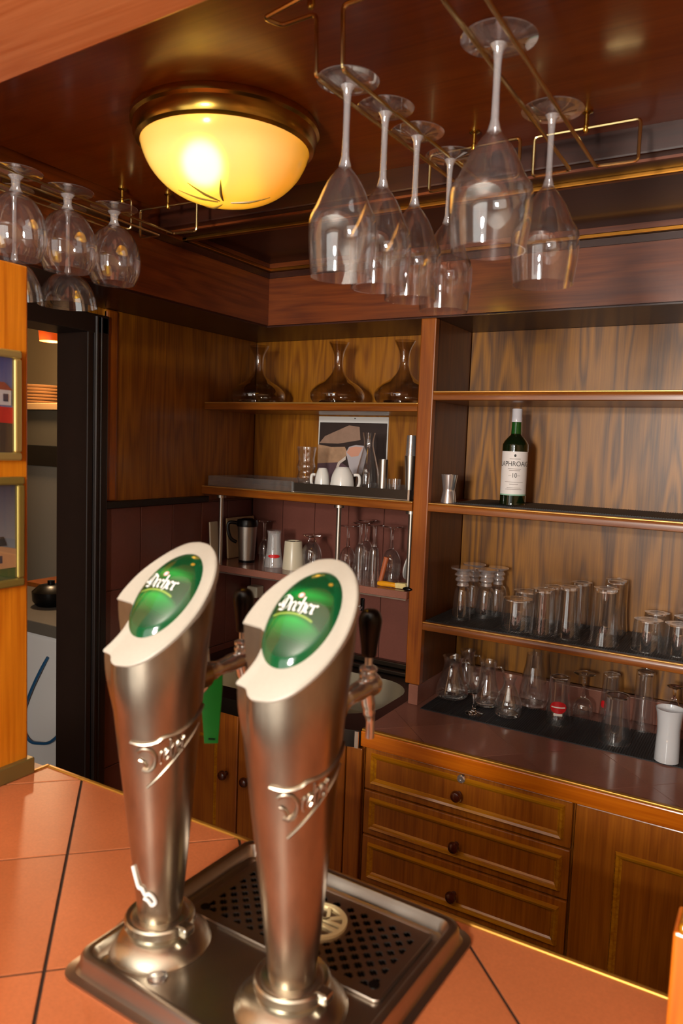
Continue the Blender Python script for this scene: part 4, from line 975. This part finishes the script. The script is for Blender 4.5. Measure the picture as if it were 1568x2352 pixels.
glass('tumbler', 'tea_light_glass', 'tiny clear glass dish between the steel beaker and the shaker', 905, 1122, 1100, 30, ZT, 2.0, cat='glass')
P = onY(941, 1125, 1.985); rs = 14*mpp(P); h1 = onY(941, 1047, 1.985).z-ZT; h2_ = onY(941, 1000, 1.985).z-ZT
sh_ = thing('cocktail_shaker', 'steel cocktail shaker with a glass top against the upright', 'shaker', (P.x-.002, 1.985, ZT))
MB().lathe([(0, 0), (rs*.62, 0), (rs*.75, h1*.4), (rs, h1), (rs*.94, h1), (rs*.6, .01), (0, .01)], 26).build('tin', STEEL, sh_, True)
MB().lathe([(rs*.9, h1-.01), (rs*.84, h1+.004), (rs*.72, h2_), (0, h2_)], 26).build('mixing_top', CHROME, sh_, True)
# ------------------------------------------------------------------ calendar print on the back panel
YCAL = 2.2145
cal = thing('wall_calendar', 'calendar sheet with a brown coffee cup picture on the corner panel', 'calendar', (-1.264, YCAL, 1.52))
c0 = onY(733, 956, YCAL); c1 = onY(893, 958, YCAL); x0, x1, zt_ = c0.x+1.264, c1.x+1.264, c0.z-1.52
boxo('sheet', (x0, x1, -.0010, .0006, -.045, zt_), PAPER, cal)
def flat(poly, mat, name, parent, d, plane='y', sgn=-1):
    m = MB()
    if plane == 'y': m.add([(p[0], sgn*d, p[1]) for p in poly], [tuple(range(len(poly)))])
    else: m.add([(sgn*d, p[0], p[1]) for p in poly], [tuple(range(len(poly)))])
    return m.build(name, mat, parent)
xr = x1-x0; zr = zt_+.045
def cpt(u, v): return (x0+u*xr, -.045+v*zr)
pm = flat([cpt(.0, 0), cpt(.985, 0), cpt(.985, .915), cpt(.02, .915)], plain('print_dark_brown', '#2c1a14', .6, noise=.5, nscale=18), 'picture', cal, .0013)
flat([cpt(.02, .62), cpt(.1, .72), cpt(.45, .88), cpt(.6, .86), cpt(.62, .68), cpt(.3, .62)], plain('print_tan', '#9a7a66', .6, noise=.25, nscale=40), 'print_shape', pm, .0016)
flat([cpt(0, .33), cpt(.0, .6), cpt(.2, .57), cpt(.4, .58), cpt(.45, .48), cpt(.35, .36)], plain('print_orange_tan', '#b08a6a', .6, noise=.35, nscale=50), 'print_shape', pm, .0018)
flat([cpt(0, 0), cpt(0, .33), cpt(.35, .36), cpt(.45, .3), cpt(.5, 0)], plain('print_plum', '#5a4048', .6, noise=.3, nscale=40), 'print_shape', pm, .0017)
flat([cpt(.42, .50), cpt(.46, .58), cpt(.56, .61), cpt(.68, .60), cpt(.72, .5), cpt(.66, .2), cpt(.5, .2)], plain('print_cup', '#b9b0b4', .6), 'print_shape', pm, .0021)
flat([cpt(.43, .5), cpt(.47, .57), cpt(.56, .59), cpt(.66, .58), cpt(.6, .46), cpt(.5, .44)], plain('print_cup_inside', '#d89a80', .6), 'print_shape', pm, .0024)
flat([cpt(.27, .25), cpt(.31, .36), cpt(.42, .45), cpt(.42, .40), cpt(.34, .34), cpt(.31, .25)], plain('print_cup_handle', '#d8c8bc', .6), 'print_shape', pm, .0024)
MB().ball((0.0, -.002, zt_-.006), .0022).build('pin', BLACKP, cal, True)
# ------------------------------------------------------------------ things on the hanging shelf
ZH = 1.2092
boardm = plain('stained_board', '#b9a27a', .6, noise=.35, nscale=14)
def lean_board(label, y0, y1, h, tilt, mat):
    t = tag(MB().box(0, .007, 0, y1-y0, 0, h).build('cutting_board', mat, None, bevel=.002), label, 'board')
    t.location = (-1.664, y0, ZH+.0005); t.rotation_euler = (0, R(-tilt), 0)
lean_board('stained cream cutting board leaning on the side wall behind the thermal mug', 2.045, 2.20, .142, 4, boardm)
lean_board('narrow cream board leaning on the side wall left of the steel pole', 1.955, 1.995, .135, 4, CREAM)
P = onY(566, 1290, 2.04); k = mpp(P); Hm = onY(566, 1190, 2.04).z-ZH
mg = thing('thermal_mug', 'steel thermal mug with black lid and handle', 'mug', (P.x, 2.04, ZH))
MB().lathe([(0, .004), (18*k, .004), (22.5*k, Hm*.82), (0, Hm*.82)], 30).build('body', STEEL, mg, True)
MB().lathe([(0, 0), (18.5*k, 0), (18.8*k, .008), (0, .008)], 30).build('foot', BLACKP, mg, True)
MB().lathe([(0, Hm*.82), (24.5*k, Hm*.82), (25*k, Hm*.9), (23*k, Hm*.97), (14*k, Hm*.985), (12*k, Hm), (0, Hm)], 30).build('lid', BLACKP, mg, True)
a = facing(mg)-1.5
MB().tube([(x*k*math.cos(a), x*k*math.sin(a), z*Hm) for x, z in curve([(20, .88), (40, .90), (44, .78), (38, .55), (24, .45)], 5)], .006, 10).build('handle', BLACKP, mg, True)
stemmed('liqueur_glass', 'small stemmed glass upturned behind the thermal mug', 606, 1278, 1196, 26, 28, ZH, 2.13, True, stem=.5)
t, H, r = glass('flared', 'logo_tumbler', 'upturned milky glass with a red mark beside the thermal mug', 628, 1300, 1218, 46, ZH, 2.03, inv=True, mat=G_MILK)
fa = facing(t); wrap_patch(t, r*.86, H*.26, H*.36, fa-.7, fa+.7, REDM, 'red_mark', .0022, 8, True)
P = onY(672, 1300, 2.03); k = mpp(P); Hc = onY(672, 1242, 2.03).z-ZH
cc = thing('cream_beaker', 'upturned cream ceramic beaker', 'beaker', (P.x, 2.03, ZH))
MB().lathe([(24*k, 0), (24*k, .002), (20*k, Hc*.97), (19*k, Hc), (15*k, Hc), (14*k, Hc*.97), (0, Hc*.97)], 30).build('body', CREAM, cc, True)
for aa in (-.5, .6): MB().tube([(14.5*k*math.cos(facing(cc)+aa+.25*j), 14.5*k*math.sin(facing(cc)+aa+.25*j), Hc+.0008) for j in range(4)], .0012, 6).build('foot_mark', BLACKTRIM, cc, True)
stemmed('brandy_snifter', 'upturned small snifter beside the cream beaker', 715, 1288, 1228, 48, 42, ZH, 2.06, True, stem=.18, cat='glass')
stemmed('wine_glass', 'upturned wine glass next to the middle steel pole', 797, 1300, 1206, 38, 50, ZH, 2.09, True, stem=.45, cat='wine glass')
stemmed('wine_glass', 'upturned wine glass in the back of the crowded right group on the hanging shelf', 838, 1300, 1194, 42, 44, ZH, 2.15, True, stem=.4, cat='wine glass')
stemmed('champagne_flute', 'upturned slim flute in front of the crowded right group', 824, 1330, 1200, 28, 40, ZH, 2.02, True, stem=.38, bowl='straight', cat='glass')
stemmed('champagne_flute', 'upturned slim flute next to the reddish wooden stick', 856, 1335, 1205, 28, 42, ZH, 2.0, True, stem=.38, bowl='straight', cat='glass')
stemmed('wine_glass', 'upturned wine glass between wooden stick and right pole', 896, 1325, 1208, 46, 50, ZH, 2.07, True, stem=.42, cat='wine glass')
P = onY(785, 1310, 2.0); k = mpp(P)
st_ = thing('tea_strainer', 'round steel mesh strainer standing before the upturned wine glass', 'strainer', (P.x, 2.0, ZH))
MB().ball((0, 0, 20*k), 20*k, 1, .5, 1).build('mesh_bowl', STEEL, st_, True)
MB().tube([(-16*k, 0, 30*k), (-30*k, 0, 10*k), (-34*k, 0, 2*k)], .0022, 8).tube([(-16*k, 0, 32*k), (-6*k, 0, 42*k)], .002, 8).build('handle', CHROME, st_, True)
P = onY(875, 1325, 2.0); k = mpp(P)
tag(MB().tube([(P.x-.004, 2.005, ZH+.005), (P.x+.010, 2.012, ZH+60*k)], [.007, .0085], 12).build('wooden_muddler', plain('reddish_wood', '#a5552c', .5), None, True), 'reddish wooden muddler leaning among the flutes', 'muddler')
P = onY(868, 1331, 1.955); k = mpp(P)
br = thing('pastry_brush', 'yellow-handled brush lying at the front of the hanging shelf', 'brush', (P.x, 1.955, ZH))
MB().tube([(0, 0, .0075), (.012, .001, .0085), (.050, .003, .0085), (.060, .004, .007)], [.006, .0085, .0075, .007], 14).build('handle', plain('yellow_plastic', '#e0981a', .3), br, True)
MB().add([(.058, -.003, 0.001), (.095, -.004, 0.001), (.098, .016, .001), (.060, .014, .001), (.056, -.003, .016), (.090, -.004, .018), (.093, .016, .018), (.058, .014, .016)], [(0,3,2,1),(4,5,6,7),(0,1,5,4),(1,2,6,5),(2,3,7,6),(3,0,4,7)]).build('bristles', plain('cream_bristles', '#dcc98a', .8, noise=.2, nscale=200), br, bevel=.002)
P = onY(936, 1342, 1.938)
tag(MB().ball((P.x, 1.938, ZH+.006), .006, 2.6, 1.1, 1).build('black_stopper', BLACKP, None, True), 'black stopper lying below the cream bristles', 'stopper')
P = onY(948, 1335, 2.08); k = mpp(P); rp_ = 54*k
pl_ = tag(MB().lathe([(0, .006), (rp_*.6, .005), (rp_*.98, .012), (rp_, .014), (rp_*.97, .016), (rp_*.6, .009), (0, .009)], 44).build('dinner_plate', WHITE, None, True), 'white plate standing on edge against the upright', 'plate')
pl_.location = (-.944, 2.085, ZH+rp_*.94+.001); pl_.rotation_euler = (0, R(-70), 0)
# small box behind the left tap and wall tap behind the right tap
P = onY(590, 1352, 2.2)
bx = tag(boxo('soap_dispenser', (P.x-.025, P.x+.022, 2.17, 2.2145, P.z-.03, P.z+.012), CREAM, None, .005), 'small cream dispenser fixed to the tiles under the hanging shelf', 'dispenser')
MB().tube([(P.x, 2.175, P.z-.03), (P.x, 2.17, P.z-.045)], .005, 8).build('nozzle', CHROME, bx, True)
P = onY(828, 1395, 2.2)
ht = thing('wall_hook', 'black wall hook with chrome tip on the sink tiles', 'hook', (P.x, 2.2155, P.z))
MB().box(-.007, .007, -.010, 0, -.014, .030).build('plate', BLACKP, ht, bevel=.003)
MB().tube(curve([(0, -.010, 0), (0, -.022, -.006), (0, -.026, .004)], 4), .004, 8).ball((0, -.026, .006), .006).build('tip', CHROME, ht, True)
# ================================================================== FRAMED PICTURES ON THE END PARTITION
def framed(label, y1, z0, z1, wd, art, fm):
    t = thing('framed_picture', label, 'picture', (-1.061, y1-wd/2, (z0+z1)/2))
    h = (z1-z0)/2; w2 = wd/2; fw = .013
    for bx in ((0, .012, -w2, w2, h-fw, h), (0, .012, -w2, w2, -h, -h+fw), (0, .012, -w2, -w2+fw, -h+fw, h-fw), (0, .012, w2-fw, w2, -h+fw, h-fw)):
        boxo('frame_bar', bx, fm, t, .003)
    iw, ih = w2-fw, h-fw
    bg = flat([(-iw, -ih), (iw, -ih), (iw, ih), (-iw, ih)], art[0], 'print', t, .004, 'x', 1)
    for i, (mat, poly) in enumerate(art[1]):
        flat([(-iw+2*iw*u, -ih+2*ih*v) for u, v in poly], mat, 'print_shape', bg, .0043+.0003*i, 'x', 1)
    MB().box(.008, .0085, -iw, iw, -ih, ih).build('glass_pane', G_THIN, t)
def sky(name, c1, c2):
    m, nt, b = newmat(name); tc = N(nt, 'ShaderNodeTexCoord'); sx = N(nt, 'ShaderNodeSeparateXYZ'); nt.links.new(tc.outputs['Generated'], sx.inputs[0])
    rp = N(nt, 'ShaderNodeValToRGB'); rp.color_ramp.elements[0].color = lin(c2); rp.color_ramp.elements[1].color = lin(c1); rp.color_ramp.elements[0].position = .3
    nt.links.new(sx.outputs[2], rp.inputs[0]); nt.links.new(rp.outputs[0], b.inputs['Base Color']); b.inputs['Roughness'].default_value = .5; return m
pc = {n: plain('print_'+n, c, .5) for n, c in dict(housewhite='#e8e6ec', roofred='#a84a3a', awning='#d80a14', stone='#3a302c', ochre='#d8a878', green='#4a6a30', darkroof='#3c3836', terr='#c06a3a', win='#38425a').items()}
zA0, zA1 = onX(40, 1058, -1.06).z, onX(40, 806, -1.06).z; zB0, zB1 = onX(47, 1343, -1.06).z, onX(47, 1094, -1.06).z
framed('upper gold-framed picture of a white house with red awning', .7735, zA0, zA1, .17, (sky('print_sky_a', '#3a4a9a', '#8a96c8'), [
    (pc['stone'], [(0, 0), (1, 0), (1, .34), (0, .34)]), (plain('print_foliage', '#5a5a48', .6, noise=.6, nscale=160), [(.62, .0), (.85, .0), (.85, .28), (.62, .28)]), (pc['awning'], [(0, .34), (1, .31), (1, .48), (0, .50)]), (pc['housewhite'], [(.3, .5), (.98, .5), (.98, .66), (.3, .66)]), (pc['roofred'], [(.3, .66), (1, .66), (.9, .74), (.4, .74)]),
    (pc['win'], [(.72, .54), (.78, .54), (.78, .62), (.72, .62)]), (pc['win'], [(.88, .54), (.94, .54), (.94, .62), (.88, .62)])]), plain('bright_gold_frame', '#d8c078', .3, .8))
framed('lower gold-framed picture of a white tower and ochre house under dark sky', .7785, zB0, zB1, .18, (sky('print_sky_b', '#1c3a66', '#98a0ac'), [
    (pc['green'], [(0, 0), (1, 0), (1, .2), (0, .3)]), (pc['terr'], [(0, .12), (.5, .02), (.7, .08), (.3, .2)]), (pc['darkroof'], [(0, .36), (.9, .36), (.86, .46), (0, .44)]), (pc['housewhite'], [(0, .44), (.82, .44), (.76, .5), (.1, .52)]), (pc['housewhite'], [(.56, .5), (.62, .5), (.62, .58), (.56, .58)]), (pc['housewhite'], [(.2, .3), (.62, .3), (.62, .36), (.2, .36)]), (pc['ochre'], [(.66, .12), (1, .12), (1, .32), (.82, .36), (.66, .32)]), (pc['win'], [(.78, .18), (.84, .18), (.84, .26), (.78, .26)])]), plain('dark_gold_frame', '#a08c48', .35, .7))
# ================================================================== KITCHEN THINGS SEEN THROUGH THE DOORWAY
ka = thing('worktop_fridge', 'white under-counter appliance in the kitchen', 'appliance', (-2.46, 1.95, 0))
MB().box(-.60, .28, -.06, .5, .08, .845).build('cabinet', plain('appliance_white', '#cfcbc8', .4), ka, bevel=.02)
MB().box(-.58, .26, -.05, .48, 0, .08).build('plinth', BLACKTRIM, ka)
kw = tag(MB().box(-3.10, -2.12, 1.87, 2.48, .846, .895).build('kitchen_worktop', plain('kitchen_worktop_grey', '#5a5248', .5), None, bevel=.004), 'grey kitchen worktop with wooden rear edge above the white appliance', 'worktop')
boxo('rear_edge', (-3.10, -2.12, 2.30, 2.48, .895, .915), W_SINK, kw)
hz = tag(MB().tube(curve([(-2.405, 1.884, .76), (-2.44, 1.876, .70), (-2.50, 1.876, .60), (-2.545, 1.878, .50), (-2.54, 1.878, .44), (-2.50, 1.876, .405), (-2.44, 1.876, .41), (-2.38, 1.878, .43), (-2.30, 1.88, .50)], 6), .006, 10).build('water_hose', plain('blue_hose', '#1a4a70', .35), None, True), 'blue hose looping in front of the white kitchen appliance', 'hose')
tag(MB().lathe([(0, 0), (.06, 0), (.075, .02), (.078, .06), (.05, .085), (.015, .09), (.015, .105), (0, .108)], 26, (-2.66, 2.10, .8955)).build('kettle', BLACKP, None, True), 'black round pot on the kitchen worktop', 'pot')
kc = thing('kitchen_cabinet', 'tall greyish kitchen panel cupboard beyond the doorway', 'cupboard', (-3.05, 2.55, 0))
MB().box(-.75, .42, -.05, .5, 0, 1.46).build('carcass', plain('kitchen_panel', '#7e7668', .55), kc, bevel=.004)
MB().box(-.75, .42, -.06, .5, 1.461, 1.56).build('dark_rail', BLACKTRIM, kc)
MB().box(-.75, .42, -.05, .5, 1.561, 1.74).build('upper_panel', plain('kitchen_panel_dark', '#5a5140', .6), kc, bevel=.003)
MB().box(-.78, .44, -.07, .5, 1.741, 1.775).build('top_shelf', plain('kitchen_shelf_wood', '#a07c50', .6), kc, bevel=.003)
PLM = plain('stacked_plate', '#b09068', .35)
for i in range(6):
    tag(MB().lathe([(0, 0), (.07, 0), (.13, .014), (.132, .016), (.07, .004), (0, .004)], 32, (-3.44+.004*(i % 2), 2.64, 1.7755+.0165*i)).build('kitchen_plate', PLM, None, True), ('bottom plate of the kitchen plate stack', 'second plate from the bottom of the kitchen stack', 'third plate from the bottom of the kitchen stack', 'third plate from the top of the kitchen stack', 'second plate from the top of the kitchen stack', 'topmost plate of the kitchen stack')[i], 'plate', 'stacked plates in the kitchen')
kh = tag(MB().add([(-3.6, 2.9, 1.96), (-2.6, 2.9, 1.96), (-2.6, 3.09, 1.96), (-3.6, 3.09, 1.96), (-3.6, 3.0, 2.02), (-2.6, 3.0, 2.02), (-2.6, 3.09, 2.02), (-3.6, 3.09, 2.02)], [(0,3,2,1),(4,5,6,7),(0,1,5,4),(1,2,6,5),(2,3,7,6),(3,0,4,7)]).build('kitchen_wall_shelf', MATS['kitchen_shelf_wood'], None), 'wooden wall shelf high in the kitchen', 'shelf')
P = onY(117, 770, 2.45)
kl = thing('kitchen_lamp', 'glowing orange lamp shade in the kitchen', 'lamp', (P.x, 2.45, P.z))
MB().lathe([(.052, -.03), (.058, .03), (.05, .06), (0, .065)], 28).build('shade', plain('orange_shade', '#c8501a', .5, emit='#ff5a10', estr=.5), kl, True)
MB().ball((0, 0, -.005), .03, 1.2, 1.2, .6).build('bulb', plain('kitchen_bulb', '#ffffff', .5, emit='#ffb050', estr=12), kl, True)
MB().tube([(0, 0, .06), (0, 0, 2.5-P.z)], .003, 6).build('cord', BLACKP, kl, True)
l = bpy.data.lights.new('kitchen_glow', 'POINT'); l.energy = 40; l.color = (1, .66, .36); l.shadow_soft_size = .06
lo = bpy.data.objects.new('kitchen_glow', l); COL.objects.link(lo); lo.location = (P.x, 2.43, P.z-.07)
